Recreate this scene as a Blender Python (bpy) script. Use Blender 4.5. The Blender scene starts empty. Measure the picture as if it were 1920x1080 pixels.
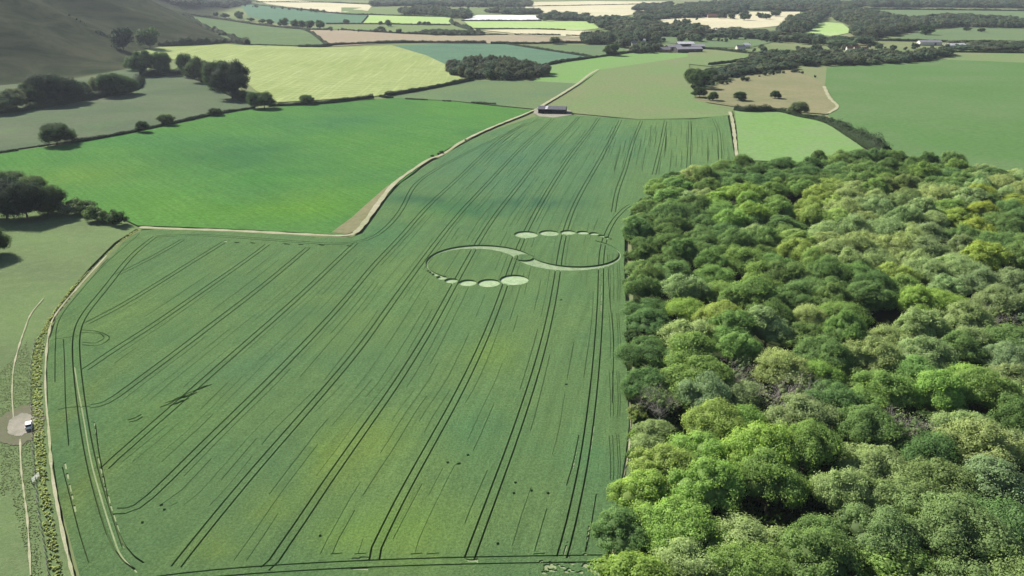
import bpy, math, random
import numpy as np
from mathutils import Vector, Matrix
from mathutils.geometry import delaunay_2d_cdt
R = math.radians
sc = bpy.context.scene
col = sc.collection

# ------------------------------------------------------------------ camera
CAM_H, PITCH, FPX = 120.0, R(21.4), 1500.0
cam = bpy.data.objects.new('camera', bpy.data.cameras.new('camera'))
col.objects.link(cam)
cam.location = (0, 0, CAM_H)
cam.rotation_euler = (R(90) - PITCH, 0, 0)
cam.data.sensor_width = 36
cam.data.lens = 36 * FPX / 1920
cam.data.clip_start = 1
cam.data.clip_end = 40000
sc.camera = cam

# ------------------------------------------------------------------ light
SUN_EL, SUN_AZ = 35.0, -46.0          # azimuth measured from +Y towards +X
w = bpy.data.worlds.new('World'); sc.world = w; w.use_nodes = True
nt = w.node_tree
sky = nt.nodes.new('ShaderNodeTexSky')
sky.sky_type = 'NISHITA'; sky.sun_disc = False
sky.sun_elevation = R(SUN_EL); sky.sun_rotation = R(SUN_AZ) % (2 * math.pi)
sky.altitude = 100
nt.links.new(sky.outputs[0], nt.nodes['Background'].inputs[0])
nt.nodes['Background'].inputs[1].default_value = 0.055
sl = bpy.data.lights.new('sun', 'SUN'); sl.energy = 5.0; sl.angle = R(0.5); sl.color = (1, .96, .88)
sun = bpy.data.objects.new('sun', sl); col.objects.link(sun)
sd = Vector((math.sin(R(SUN_AZ)) * math.cos(R(SUN_EL)), math.cos(R(SUN_AZ)) * math.cos(R(SUN_EL)), math.sin(R(SUN_EL))))
sun.rotation_euler = sd.to_track_quat('Z', 'Y').to_euler()
sun.location = (0, 0, 400)
sc.view_settings.view_transform = 'Standard'
sc.view_settings.look = 'None'
sc.view_settings.exposure = 0.95
sc.view_settings.gamma = 1
sc.render.engine = 'CYCLES'
sc.cycles.max_bounces = 5
sc.cycles.diffuse_bounces = 2
sc.cycles.glossy_bounces = 1
sc.cycles.transmission_bounces = 3
sc.cycles.volume_bounces = 0
sc.cycles.use_denoising = True

# ------------------------------------------------------------------ terrain height
def flat(px, py):
    dx, dy = (px - 960) / FPX, (540 - py) / FPX
    d = (dx, math.cos(PITCH) + dy * math.sin(PITCH), -math.sin(PITCH) + dy * math.cos(PITCH))
    t = -CAM_H / d[2]
    return (d[0] * t, d[1] * t)
FOOT = np.array([(-900., 760.), (-640., 900.), (-590., 1010.), (-560., 1150.), (-620., 1500.), (-545., 1640.), (-715., 2050.), (-1010., 2750.), (-1500., 5200.)])
def sm(x, a, b):
    t = np.clip((x - a) / (b - a), 0, 1); return t * t * (3 - 2 * t)
def hz(X, Y, mask=False):
    X = np.asarray(X, float); Y = np.asarray(Y, float)
    near = sm(Y, 60, 200)
    z = near * (1.1 * np.sin(X / 62 + 1.3) * np.sin(Y / 88 + .4) + .7 * np.sin((X + Y) / 41))* (1 - .75 * sm(Y, 700, 1000))
    z = z + 3.0 * sm(Y, 1000, 2200) * np.sin(X / 270 + .5) * np.cos(Y / 340)
    z = z - 2.5 * sm(-X, 180, 420) * sm(Y, 480, 650) * (1 - sm(Y, 800, 900)) * 0
    # the hill on the left
    best = np.full(X.shape, 1e9); side = np.zeros(X.shape)
    for a, b in zip(FOOT[:-1], FOOT[1:]):
        ab = b - a; L = ab @ ab
        t = np.clip(((X - a[0]) * ab[0] + (Y - a[1]) * ab[1]) / L, 0, 1)
        ex, ey = X - a[0] - t * ab[0], Y - a[1] - t * ab[1]
        d = np.hypot(ex, ey)
        cr = ab[0] * (Y - a[1]) - ab[1] * (X - a[0])
        m = d < best
        best = np.where(m, d, best); side = np.where(m, np.sign(cr), side)
    s = best * side
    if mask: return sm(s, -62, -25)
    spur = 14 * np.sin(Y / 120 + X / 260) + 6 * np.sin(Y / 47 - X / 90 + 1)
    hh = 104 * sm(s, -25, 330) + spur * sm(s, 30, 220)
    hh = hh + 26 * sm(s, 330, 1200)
    return z + hh
def h1(x, y): return float(hz(x, y))
def at(px, py):
    """photo pixel (1920 wide) -> the point of the terrain seen there"""
    dx, dy = (px - 960) / FPX, (540 - py) / FPX
    d = np.array((dx, math.cos(PITCH) + dy * math.sin(PITCH), -math.sin(PITCH) + dy * math.cos(PITCH)))
    if px < 520 and py < 175:
        tm = min(-CAM_H / d[2] if d[2] < -.004 else 7000, 7000)
        t = np.linspace(300, tm + 30, 1400)
        P = t[:, None] * d[None, :]
        hit = np.where(CAM_H + P[:, 2] < hz(P[:, 0], P[:, 1]))[0]
        k = hit[0] if len(hit) else len(t) - 1
        return (float(P[k, 0]), float(P[k, 1]))
    t = -CAM_H / d[2]
    for _ in range(6):
        t = (h1(d[0] * t, d[1] * t) - CAM_H) / d[2]
    return (float(d[0] * t), float(d[1] * t))
def scale_at(y_world):   # photo pixels per metre at a ground distance
    return FPX / (y_world * math.cos(PITCH) + CAM_H * math.sin(PITCH))

# ------------------------------------------------------------------ helpers
def tag(o, label=None, cat=None, group=None, kind=None):
    if label: o['label'] = label
    if cat: o['category'] = cat
    if group: o['group'] = group
    if kind: o['kind'] = kind
    return o
def mesh_obj(name, v, f, mats=(), parent=None, mi=None, smooth=False, attr=None):
    me = bpy.data.meshes.new(name)
    me.from_pydata([tuple(p) for p in v], [], [tuple(q) for q in f])
    if not isinstance(mats, (list, tuple)): mats = [mats]
    for m in mats: me.materials.append(m)
    if mi is not None: me.polygons.foreach_set('material_index', mi)
    if smooth: me.polygons.foreach_set('use_smooth', [True] * len(f))
    if attr is not None:
        a = me.color_attributes.new('tint', 'FLOAT_COLOR', 'POINT')
        a.data.foreach_set('color', np.asarray(attr, np.float32).ravel())
    me.update()
    o = bpy.data.objects.new(name, me); col.objects.link(o)
    if parent: o.parent = parent
    return o
def quads_mesh(name, V, Q, mat, tint=None):
    """numpy quads -> mesh data"""
    me = bpy.data.meshes.new(name)
    nv, nq = len(V), len(Q)
    me.vertices.add(nv); me.vertices.foreach_set('co', V.astype(np.float32).ravel())
    me.loops.add(nq * 4); me.loops.foreach_set('vertex_index', Q.astype(np.int32).ravel())
    me.polygons.add(nq)
    me.polygons.foreach_set('loop_start', np.arange(nq, dtype=np.int32) * 4)
    me.polygons.foreach_set('loop_total', np.full(nq, 4, np.int32))
    me.materials.append(mat)
    if tint is not None:
        a = me.color_attributes.new('tint', 'FLOAT_COLOR', 'POINT')
        c = np.ones((nv, 4), np.float32); c[:, :3] = tint[:, None] if tint.ndim == 1 else tint
        a.data.foreach_set('color', c.ravel())
    me.update(calc_edges=True)
    return me
def empty(name, loc, rz=0, s=1):
    o = bpy.data.objects.new(name, None); col.objects.link(o)
    o.location = loc; o.rotation_euler = (0, 0, rz); o.scale = (s, s, s) if not isinstance(s, tuple) else s
    o.empty_display_size = 1
    return o

# ------------------------------------------------------------------ materials
def new_mat(name):
    m = bpy.data.materials.new(name); m.use_nodes = True
    n = m.node_tree.nodes; b = n['Principled BSDF']
    b.inputs['Specular IOR Level'].default_value = 0
    b.inputs['Roughness'].default_value = 1
    return m, n, m.node_tree.links, b
def noise(n, l, co, scale, detail=4, rough=.55, dist=0):
    t = n.new('ShaderNodeTexNoise'); t.inputs['Scale'].default_value = scale
    t.inputs['Detail'].default_value = detail; t.inputs['Roughness'].default_value = rough
    t.inputs['Distortion'].default_value = dist
    l.new(co, t.inputs['Vector']); return t.outputs['Fac']
def ramp(n, l, fac, lo, hi, a=0., b=1.):
    r = n.new('ShaderNodeMapRange'); r.inputs[1].default_value = lo; r.inputs[2].default_value = hi
    r.inputs[3].default_value = a; r.inputs[4].default_value = b
    l.new(fac, r.inputs[0]); return r.outputs[0]
def mix(n, l, fac, A, B, mode='MIX'):
    x = n.new('ShaderNodeMix'); x.data_type = 'RGBA'; x.blend_type = mode
    for s, v in ((x.inputs[0], fac), (x.inputs[6], A), (x.inputs[7], B)):
        if isinstance(v, (int, float)): s.default_value = v
        elif isinstance(v, tuple): s.default_value = (*v[:3], 1)
        else: l.new(v, s)
    return x.outputs[2]
def plain(name, c, rough=.8, spec=.2, var=.15, sc_=.6):
    m, n, l, b = new_mat(name)
    tc = n.new('ShaderNodeTexCoord').outputs['Object']
    f = noise(n, l, tc, sc_, 5)
    k = tuple(x * (1 - var * 1.4) for x in c); k2 = tuple(min(1, x * (1 + var)) for x in c)
    l.new(mix(n, l, ramp(n, l, f, .3, .7), k, k2), b.inputs['Base Color'])
    b.inputs['Roughness'].default_value = rough; b.inputs['Specular IOR Level'].default_value = spec
    return m
def field_mat(name, A, B, Cc=None, big=.012, mid=.09, fine=.9, grain=.19, stripes=None, bump=.6, bdist=.25, attr=False, rows=None):
    """A/B large patches, C small flecks; stripes=(angle deg, spacing m, strength)"""
    m, n, l, b = new_mat(name)
    tc = n.new('ShaderNodeTexCoord').outputs['Object']
    f1 = noise(n, l, tc, big, 5, .6, .4)
    c = mix(n, l, ramp(n, l, f1, .36, .64), A, B)
    if Cc is not None:
        f2 = noise(n, l, tc, mid, 6, .65)
        c = mix(n, l, ramp(n, l, f2, .45, .75, 0, .55), c, Cc)
    f3 = noise(n, l, tc, fine, 6, .7)
    k = ramp(n, l, f3, .25, .75, 1 - grain, 1 + grain)
    hsv = n.new('ShaderNodeHueSaturation'); l.new(k, hsv.inputs['Value']); l.new(c, hsv.inputs['Color'])
    c = hsv.outputs[0]
    if stripes:
        ang, sp, st = stripes
        mp = n.new('ShaderNodeMapping'); mp.inputs['Rotation'].default_value = (0, 0, R(ang)); l.new(tc, mp.inputs[0])
        wv = n.new('ShaderNodeTexWave'); wv.inputs['Scale'].default_value = .314 / sp
        wv.inputs['Distortion'].default_value = .6; wv.inputs['Detail'].default_value = 2; wv.inputs['Detail Scale'].default_value = .05
        l.new(mp.outputs[0], wv.inputs[0])
        c = mix(n, l, ramp(n, l, wv.outputs['Fac'], .02, .22, st, 0), c, tuple(x * .45 for x in A))
        # drill rows: a stretched noise
        mp2 = n.new('ShaderNodeMapping'); mp2.vector_type = 'POINT'
        mp2.inputs['Rotation'].default_value = (0, 0, R(ang)); mp2.inputs['Scale'].default_value = (1, .03, 1)
        l.new(tc, mp2.inputs[0])
        f4 = noise(n, l, mp2.outputs[0], .25, 3)
        c = mix(n, l, ramp(n, l, f4, .5, .75, 0, .45), c, tuple(min(1, x * 1.5) for x in B))
    if rows:
        mp3 = n.new('ShaderNodeMapping'); mp3.inputs['Rotation'].default_value = (0, 0, R(rows[0])); l.new(tc, mp3.inputs[0])
        mp4 = n.new('ShaderNodeMapping'); mp4.inputs['Scale'].default_value = (1, .03, 1); l.new(mp3.outputs[0], mp4.inputs[0])
        f5 = noise(n, l, mp4.outputs[0], .55, 4, .7)
        h5 = n.new('ShaderNodeHueSaturation'); l.new(ramp(n, l, f5, .3, .7, 1 - rows[1], 1 + rows[1]), h5.inputs['Value']); l.new(c, h5.inputs['Color']); c = h5.outputs[0]
    if attr:
        a = n.new('ShaderNodeVertexColor'); a.layer_name = 'tint'
        c = mix(n, l, 1.0, c, a.outputs[0], 'MULTIPLY')
    l.new(c, b.inputs['Base Color'])
    bf = noise(n, l, tc, fine * 1.6, 6, .75)
    bp = n.new('ShaderNodeBump'); bp.inputs['Strength'].default_value = bump; bp.inputs['Distance'].default_value = bdist
    l.new(bf, bp.inputs['Height']); l.new(bp.outputs[0], b.inputs['Normal'])
    return m
def leaf_mat(name, use_object=True, c=(.06, .11, .03), trans=.48):
    m, n, l, b = new_mat(name)
    a = n.new('ShaderNodeVertexColor'); a.layer_name = 'tint'
    if use_object:
        base = n.new('ShaderNodeObjectInfo').outputs['Color']
    else:
        rg = n.new('ShaderNodeRGB'); rg.outputs[0].default_value = (*c, 1); base = rg.outputs[0]
    cc = mix(n, l, 1.0, base, a.outputs[0], 'MULTIPLY')
    l.new(cc, b.inputs['Base Color'])
    b.inputs['Roughness'].default_value = .6; b.inputs['Specular IOR Level'].default_value = .06
    tr = n.new('ShaderNodeBsdfTranslucent')
    hs = n.new('ShaderNodeHueSaturation'); hs.inputs['Value'].default_value = 1.35; hs.inputs['Hue'].default_value = .487
    hs.inputs['Saturation'].default_value = 1.1
    l.new(cc, hs.inputs['Color']); l.new(hs.outputs[0], tr.inputs[0])
    ms = n.new('ShaderNodeMixShader'); ms.inputs[0].default_value = trans
    l.new(b.outputs[0], ms.inputs[1]); l.new(tr.outputs[0], ms.inputs[2])
    l.new(ms.outputs[0], n['Material Output'].inputs[0])
    return m
M_LEAF = leaf_mat('leaf')
M_BARK = plain('bark', (.11, .095, .075), var=.35, sc_=2)
M_TWIG = plain('grey_twig', (.36, .33, .29), var=.3, sc_=2)
M_HEDGE = leaf_mat('hedge_leaf', False, (.040, .068, .026), .2)
M_FARLEAF = leaf_mat('far_leaf', False, (.086, .120, .064), .25)

# ------------------------------------------------------------------ ground
def polar_ground():
    rs = [0.0] + list(np.geomspace(60, 700, 60)) + list(np.geomspace(712, 3200, 150)) + list(np.geomspace(3400, 16000, 24))
    na = 480
    V = [(0, 0, h1(0, 0) - 1.0)]; F = []
    for r in rs[1:]:
        a = np.linspace(0, 2 * math.pi, na, endpoint=False)
        x, y = r * np.sin(a), r * np.cos(a)
        z = hz(x, y) - .7
        V += list(zip(x, y, z))
    for i in range(na): F.append((0, 1 + (i + 1) % na, 1 + i))
    for k in range(len(rs) - 2):
        b0, b1 = 1 + k * na, 1 + (k + 1) * na
        for i in range(na):
            j = (i + 1) % na
            F.append((b0 + i, b0 + j, b1 + j, b1 + i))
    return V, F
def ground_mat():
    m, n, l, b = new_mat('downland_grass')
    tc = n.new('ShaderNodeTexCoord').outputs['Object']
    sep = n.new('ShaderNodeSeparateXYZ'); l.new(tc, sep.inputs[0])
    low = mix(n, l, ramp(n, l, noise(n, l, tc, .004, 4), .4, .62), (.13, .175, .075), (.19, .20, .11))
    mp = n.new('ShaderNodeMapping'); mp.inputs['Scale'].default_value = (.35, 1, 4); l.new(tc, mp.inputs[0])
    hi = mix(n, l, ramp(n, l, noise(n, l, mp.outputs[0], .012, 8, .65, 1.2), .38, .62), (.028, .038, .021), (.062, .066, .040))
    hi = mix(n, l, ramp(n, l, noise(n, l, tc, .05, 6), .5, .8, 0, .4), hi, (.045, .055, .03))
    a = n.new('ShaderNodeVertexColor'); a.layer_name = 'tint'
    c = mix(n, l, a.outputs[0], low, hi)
    l.new(c, b.inputs['Base Color'])
    return m
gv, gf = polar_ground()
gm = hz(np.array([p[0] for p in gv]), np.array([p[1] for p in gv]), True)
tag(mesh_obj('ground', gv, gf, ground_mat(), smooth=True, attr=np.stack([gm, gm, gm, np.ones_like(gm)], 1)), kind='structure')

def densify(pts, step, closed=True):
    out = []
    P = list(pts); N = len(P)
    for i in range(N if closed else N - 1):
        a, b = P[i], P[(i + 1) % N]
        L = math.hypot(b[0] - a[0], b[1] - a[1]); k = max(1, int(L / step))
        for j in range(k): out.append((a[0] + (b[0] - a[0]) * j / k, a[1] + (b[1] - a[1]) * j / k))
    if not closed: out.append(P[-1])
    return out
def smooth_line(P, n=6):
    """Catmull-Rom through the points"""
    P = [np.array(p, float) for p in P]
    if len(P) < 3: return [tuple(p) for p in P]
    Q = [2 * P[0] - P[1]] + P + [2 * P[-1] - P[-2]]
    out = []
    for i in range(1, len(Q) - 2):
        p0, p1, p2, p3 = Q[i - 1:i + 3]
        for j in range(n):
            t = j / n
            out.append(tuple(.5 * (2 * p1 + (p2 - p0) * t + (2 * p0 - 5 * p1 + 4 * p2 - p3) * t * t + (3 * p1 - p0 - 3 * p2 + p3) * t ** 3)))
    out.append(tuple(P[-1])); return out
def ccw(P):
    P = list(P)
    a = sum(P[i - 1][0] * P[i][1] - P[i][0] * P[i - 1][1] for i in range(len(P)))
    return P if a > 0 else P[::-1]
def inside(pt, poly):
    x, y = pt; c = False; n = len(poly)
    for i in range(n):
        x1, y1 = poly[i]; x2, y2 = poly[i - 1]
        if (y1 > y) != (y2 > y) and x < (x2 - x1) * (y - y1) / (y2 - y1) + x1: c = not c
    return c
def inside_np(X, Y, poly):
    c = np.zeros(X.shape, bool); n = len(poly)
    for i in range(n):
        x1, y1 = poly[i]; x2, y2 = poly[i - 1]
        if y1 == y2: continue
        m = ((y1 > Y) != (y2 > Y)) & (X < (x2 - x1) * (Y - y1) / (y2 - y1) + x1)
        c ^= m
    return c
def field(name, px_poly, mat, off=.1, step=None, curve=False, patches=None):
    """a crop or pasture sheet draped on the terrain"""
    W = [at(*p) for p in px_poly]
    if curve: W = smooth_line(W + [W[0]], 4)[:-1]
    D = np.mean([p[1] for p in W]); step = step or max(10, D / 22)
    W = ccw(densify(W, step))
    A = np.array(W); x0, y0 = A.min(0); x1, y1 = A.max(0)
    gx, gy = np.meshgrid(np.arange(x0 + step / 2, x1, step), np.arange(y0 + step / 2, y1, step))
    gx, gy = gx.ravel(), gy.ravel()
    m = inside_np(gx, gy, W); G = list(zip(gx[m], gy[m]))
    vs = [Vector(p) for p in W] + [Vector(p) for p in G]
    vo, eo, fo, ov, oe, of = delaunay_2d_cdt(vs, [], [list(range(len(W)))], 0, 1e-4)
    V = [(p.x, p.y) for p in vo]
    keep = [tuple(f) for f, o in zip(fo, of) if o]
    Z = hz([p[0] for p in V], [p[1] for p in V]) + off
    VV = [(x, y, z) for (x, y), z in zip(V, Z)]
    att = None
    if patches:
        att = patch_tint(np.array(V), patches)
    return tag(mesh_obj(name, VV, keep, mat, smooth=True, attr=att), kind='structure')
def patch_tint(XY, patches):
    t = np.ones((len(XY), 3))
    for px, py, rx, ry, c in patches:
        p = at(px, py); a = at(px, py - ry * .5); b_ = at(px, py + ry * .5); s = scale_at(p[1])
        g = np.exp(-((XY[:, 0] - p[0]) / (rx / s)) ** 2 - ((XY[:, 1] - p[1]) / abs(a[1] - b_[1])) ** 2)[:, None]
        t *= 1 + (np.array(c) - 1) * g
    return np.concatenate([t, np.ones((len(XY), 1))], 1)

G = {}
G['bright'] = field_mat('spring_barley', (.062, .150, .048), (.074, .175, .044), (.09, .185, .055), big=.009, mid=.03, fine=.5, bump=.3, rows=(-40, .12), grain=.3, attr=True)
G['dusky'] = field_mat('grey_pasture', (.085, .115, .070), (.115, .135, .085), (.10, .16, .07), big=.01, mid=.03, fine=.4, bump=.3)
G['yellow'] = field_mat('pale_barley', (.24, .29, .11), (.28, .32, .14), (.17, .24, .09), big=.006, mid=.03, fine=.2, stripes=(62, 16, .30), bump=.2)
G['teal'] = field_mat('blue_green_crop_and_shade', (.085, .15, .105), (.10, .175, .11), (.12, .20, .12), big=.008, mid=.03, fine=.2, bump=.2)  # crop tone of the far field, painted cloud shade on the teal one
G['greygreen'] = field_mat('grazed_pasture', (.105, .155, .085), (.125, .17, .08), (.11, .18, .08), big=.01, mid=.04, fine=.3, bump=.2)
G['lightgreen'] = field_mat('light_pasture', (.14, .20, .085), (.17, .19, .10), (.12, .21, .07), big=.009, mid=.04, fine=.3, bump=.2)
G['mint'] = field_mat('young_pasture', (.15, .26, .085), (.165, .245, .105), (.13, .25, .06), big=.012, mid=.05, fine=.3, bump=.2)
G['tan'] = field_mat('dry_stubble', (.215, .20, .115), (.18, .18, .10), (.15, .17, .075), big=.015, mid=.06, fine=.3, bump=.3)
G['rich'] = field_mat('rich_green_crop', (.086, .160, .056), (.110, .172, .074), (.078, .17, .050), big=.006, mid=.02, fine=.25, bump=.2)
G['pink'] = field_mat('pink_plough', (.27, .225, .165), (.28, .25, .17), (.28, .22, .14), big=.004, mid=.03, fine=.1, bump=.1)
G['paletan'] = field_mat('ripening_barley', (.52, .47, .33), (.45, .42, .28), (.38, .38, .22), big=.004, mid=.02, fine=.1, bump=.1)
G['lime'] = field_mat('lime_meadow', (.28, .40, .14), (.32, .41, .18), (.25, .36, .14), big=.006, mid=.03, fine=.1, bump=.1)
G['plastic'] = field_mat('white_crop_cover', (.70, .70, .68), (.60, .60, .57), (.5, .52, .46), big=.01, mid=.05, fine=.1, bump=.1)
G['dark'] = field_mat('dull_green_meadow', (.10, .15, .075), (.12, .17, .08), (.10, .14, .07), big=.006, mid=.03, fine=.1, bump=.1)  # dull green of the sloping field itself
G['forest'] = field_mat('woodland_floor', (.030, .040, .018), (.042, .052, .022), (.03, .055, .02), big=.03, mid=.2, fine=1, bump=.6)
G['verge'] = field_mat('rough_verge', (.135, .195, .080), (.115, .155, .075), (.18, .22, .11), big=.02, mid=.25, fine=1.3, bump=.9, bdist=.35)
G['track'] = field_mat('chalk_track', (.36, .34, .24), (.29, .30, .18), (.19, .23, .10), grain=.3, big=.05, mid=.3, fine=1.2, bump=.4)
G['trod'] = field_mat('trodden_turf_brown', (.13, .135, .08), (.15, .14, .10), (.10, .13, .06), big=.2, mid=.5, fine=2, bump=.6)
G['bare'] = field_mat('bare_chalk_patch', (.30, .275, .23), (.24, .23, .18), (.17, .18, .12), big=.2, mid=.6, fine=2, bump=.5)

def offset_line(L, wd):
    """points of a line moved sideways by wd (left positive)"""
    out = []
    for i, p in enumerate(L):
        a = L[max(0, i - 1)]; b = L[min(len(L) - 1, i + 1)]
        dx, dy = b[0] - a[0], b[1] - a[1]; n = math.hypot(dx, dy) or 1
        k = wd[i] if hasattr(wd, '__len__') else wd
        out.append((p[0] - dy / n * k, p[1] + dx / n * k))
    return out
def ribbon(name, px_line, width, mat, off=.3, label=None, cat=None, wob=.25, seed=1):
    rnd = random.Random(seed)
    W = densify(smooth_line([at(*p) for p in px_line], 6), 5, False)
    ww = [width / 2 * (1 + wob * rnd.uniform(-1, 1)) for _ in W]
    A, B = offset_line(W, ww), offset_line(W, [-k for k in ww])
    V = [(x, y, h1(x, y) + off) for x, y in A + B]; N = len(W)
    F = [(i, N + i, N + i + 1, i + 1) for i in range(N - 1)]
    o = mesh_obj(name, V, F, mat); tag(o, label, cat, kind='structure'); return o

# --- far and middle fields (photo outlines laid on the terrain)
field('bright_green_field', [(-60, 290), (0, 287), (80, 276), (180, 262), (250, 248), (330, 231), (400, 216), (470, 204), (560, 198), (700, 187), (740, 184), (850, 190), (1004, 207), (985, 216), (930, 236), (870, 262), (800, 303), (740, 350), (705, 395), (672, 432), (640, 441), (500, 433), (400, 428), (258, 423), (215, 403), (120, 380), (40, 350), (-60, 345)], G['bright'], .12, step=18, patches=[(450, 290, 140, 26, (.72, .78, 1.0)), (300, 260, 160, 14, (.9, .95, 1.1)), (480, 395, 200, 22, (1.12, 1.08, .8)), (590, 370, 60, 30, (1.12, 1.06, .85)), (620, 230, 160, 18, (.85, .88, 1.15)), (150, 330, 110, 22, (1.35, 1.08, .9)), (860, 215, 110, 10, (1.0, 1.0, 1.0)), (500, 330, 60, 16, (.8, .95, .9)), (250, 375, 110, 20, (1.1, 1.05, .9))])  # dark patches paint cloud shade onto the crop; light ones are crop colour
field('hillfoot_pasture', [(-80, 180), (0, 160), (130, 150), (245, 128), (345, 136), (420, 163), (476, 190), (478, 201), (400, 213), (200, 257), (110, 268), (-80, 294)], G['dusky'], .10)
field('pale_striped_field', [(250, 98), (300, 88), (420, 83), (600, 89), (735, 85), (800, 104), (842, 124), (868, 150), (700, 181), (520, 192), (480, 170), (440, 135), (330, 112)], G['yellow'], .12)
field('teal_shade_field', [(735, 85), (840, 82), (950, 83), (1112, 108), (1012, 124), (960, 128), (842, 124), (800, 104)], G['teal'], .13)  # teal tone puts cloud shade into the field colour
field('hedged_pasture', [(722, 183), (800, 166), (880, 151), (1000, 152), (1088, 157), (1050, 180), (1008, 205), (850, 189)], G['greygreen'], .12)
field('track_side_pasture', [(1092, 157), (1125, 131), (1290, 106), (1296, 150), (1304, 186), (1372, 207), (1375, 216), (1300, 222), (1200, 224), (1070, 212), (1030, 203)], G['lightgreen'], .11)
field('corner_meadow', [(1005, 124), (1112, 108), (1200, 98), (1290, 100), (1290, 106), (1125, 131), (1088, 157), (1000, 152), (1025, 140)], G['mint'], .13)
field('small_meadow', [(960, 84), (1160, 85), (1180, 96), (1118, 107)], G['greygreen'], .12)
field('gate_meadow', [(1378, 206), (1420, 205), (1500, 214), (1560, 232), (1600, 262), (1640, 300), (1500, 304), (1386, 300)], G['mint'], .13)
field('dry_stubble_field', [(1300, 188), (1322, 165), (1400, 142), (1490, 129), (1545, 158), (1572, 200), (1552, 214), (1470, 208), (1400, 203)], G['tan'], .12)
field('broad_green_field', [(1572, 200), (1547, 160), (1550, 126), (1620, 122), (1780, 112), (1930, 118), (2060, 130), (2060, 340), (1900, 330), (1750, 300), (1640, 285), (1552, 216)], G['rich'], .13)
field('upper_fallow_field', [(1690, 100), (1780, 97), (2060, 96), (2060, 128), (1930, 118), (1780, 112), (1690, 116)], G['lightgreen'], .12)
field('sloping_green_field', [(352, 29), (400, 36), (520, 52), (575, 56), (605, 80), (612, 87), (500, 87), (440, 84), (424, 76)], G['dark'], .12)
field('pink_ploughed_field', [(572, 56), (650, 57), (760, 64), (850, 67), (960, 65), (1090, 73), (1095, 80), (960, 82), (840, 81), (740, 80), (625, 87), (608, 82)], G['pink'], .14)
field('pale_narrow_field', [(575, 53), (600, 47), (690, 46), (850, 48), (880, 60), (900, 66), (760, 63), (650, 56)], G['lightgreen'], .12)
field('blue_green_far_field', [(450, 8), (500, 9), (620, 26), (690, 29), (678, 44), (610, 45), (520, 43), (465, 30)], G['teal'], .12)
field('lime_far_meadow', [(690, 28), (845, 31), (845, 46), (680, 44)], G['lime'], .13)
field('pale_ripe_field', [(478, -1), (560, 1), (700, 9), (690, 20), (630, 24), (560, 15), (500, 7)], G['paletan'], .15)
field('distant_meadow', [(640, 14), (790, 13), (880, 15), (1000, 15), (1000, 25), (850, 27), (700, 27), (640, 24)], G['lightgreen'], .13)
field('covered_white_field', [(895, 28), (1012, 29), (1015, 38), (930, 39), (870, 37)], G['plastic'], .2)
field('lime_rail_field', [(870, 40), (1012, 40), (1130, 40), (1132, 52), (1090, 57), (950, 53), (885, 52)], G['lime'], .15)
field('pale_rail_field', [(900, 56), (1000, 55), (1100, 58), (1160, 62), (1100, 70), (980, 64)], G['paletan'], .16)
field('wide_barley_field', [(985, 4), (1100, 2), (1260, 3), (1200, 25), (1130, 35), (1020, 24), (985, 15)], G['paletan'], .15)
field('park_field', [(1235, 52), (1240, 33), (1400, 22), (1500, 22), (1500, 45), (1400, 54), (1320, 54)], G['paletan'], .12)
field('village_green_field', [(1235, 78), (1240, 66), (1380, 66), (1480, 72), (1400, 90), (1310, 88)], G['greygreen'], .12)
field('farm_meadow', [(1290, 100), (1300, 90), (1420, 92), (1500, 105), (1400, 118), (1330, 124), (1290, 120)], G['lightgreen'], .13)
field('far_right_pasture', [(1625, 16), (1760, 18), (1940, 20), (1940, 36), (1780, 35), (1660, 32)], G['greygreen'], .13)
field('middle_right_pasture', [(1670, 76), (1720, 60), (1800, 52), (1940, 54), (1940, 76), (1800, 79)], G['greygreen'], .12)
field('glade_field', [(1500, 60), (1530, 40), (1580, 44), (1600, 60), (1560, 68)], G['lime'], .12)
field('barn_yard', [(1000, 212), (1004, 204), (1040, 200), (1070, 208), (1072, 216), (1040, 221), (1010, 219)], G['bare'], .35)
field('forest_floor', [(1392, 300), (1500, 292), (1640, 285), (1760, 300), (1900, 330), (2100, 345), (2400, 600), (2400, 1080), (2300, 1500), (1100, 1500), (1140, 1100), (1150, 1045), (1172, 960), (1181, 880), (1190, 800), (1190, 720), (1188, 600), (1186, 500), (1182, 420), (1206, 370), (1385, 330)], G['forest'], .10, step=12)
field('wood_edge_verge', [(1110, 1200), (1130, 1100), (1145, 1045), (1165, 960), (1172, 880), (1182, 800), (1176, 740), (1190, 740), (1205, 800), (1200, 880), (1195, 960), (1190, 1045), (1185, 1200)], G['verge'], .16, step=6)
field('left_pasture', [(-400, 1400), (-300, 600), (-80, 350), (40, 352), (120, 382), (215, 405), (258, 428), (215, 455), (170, 500), (118, 560), (92, 600), (86, 660), (88, 740), (97, 860), (115, 980), (148, 1110), (190, 1400)], G['verge'], .10, step=8)
field('near_headland', [(130, 1200), (200, 1178), (1150, 1178), (1110, 1400), (150, 1400)], G['greygreen'], .14, step=6)

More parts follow.
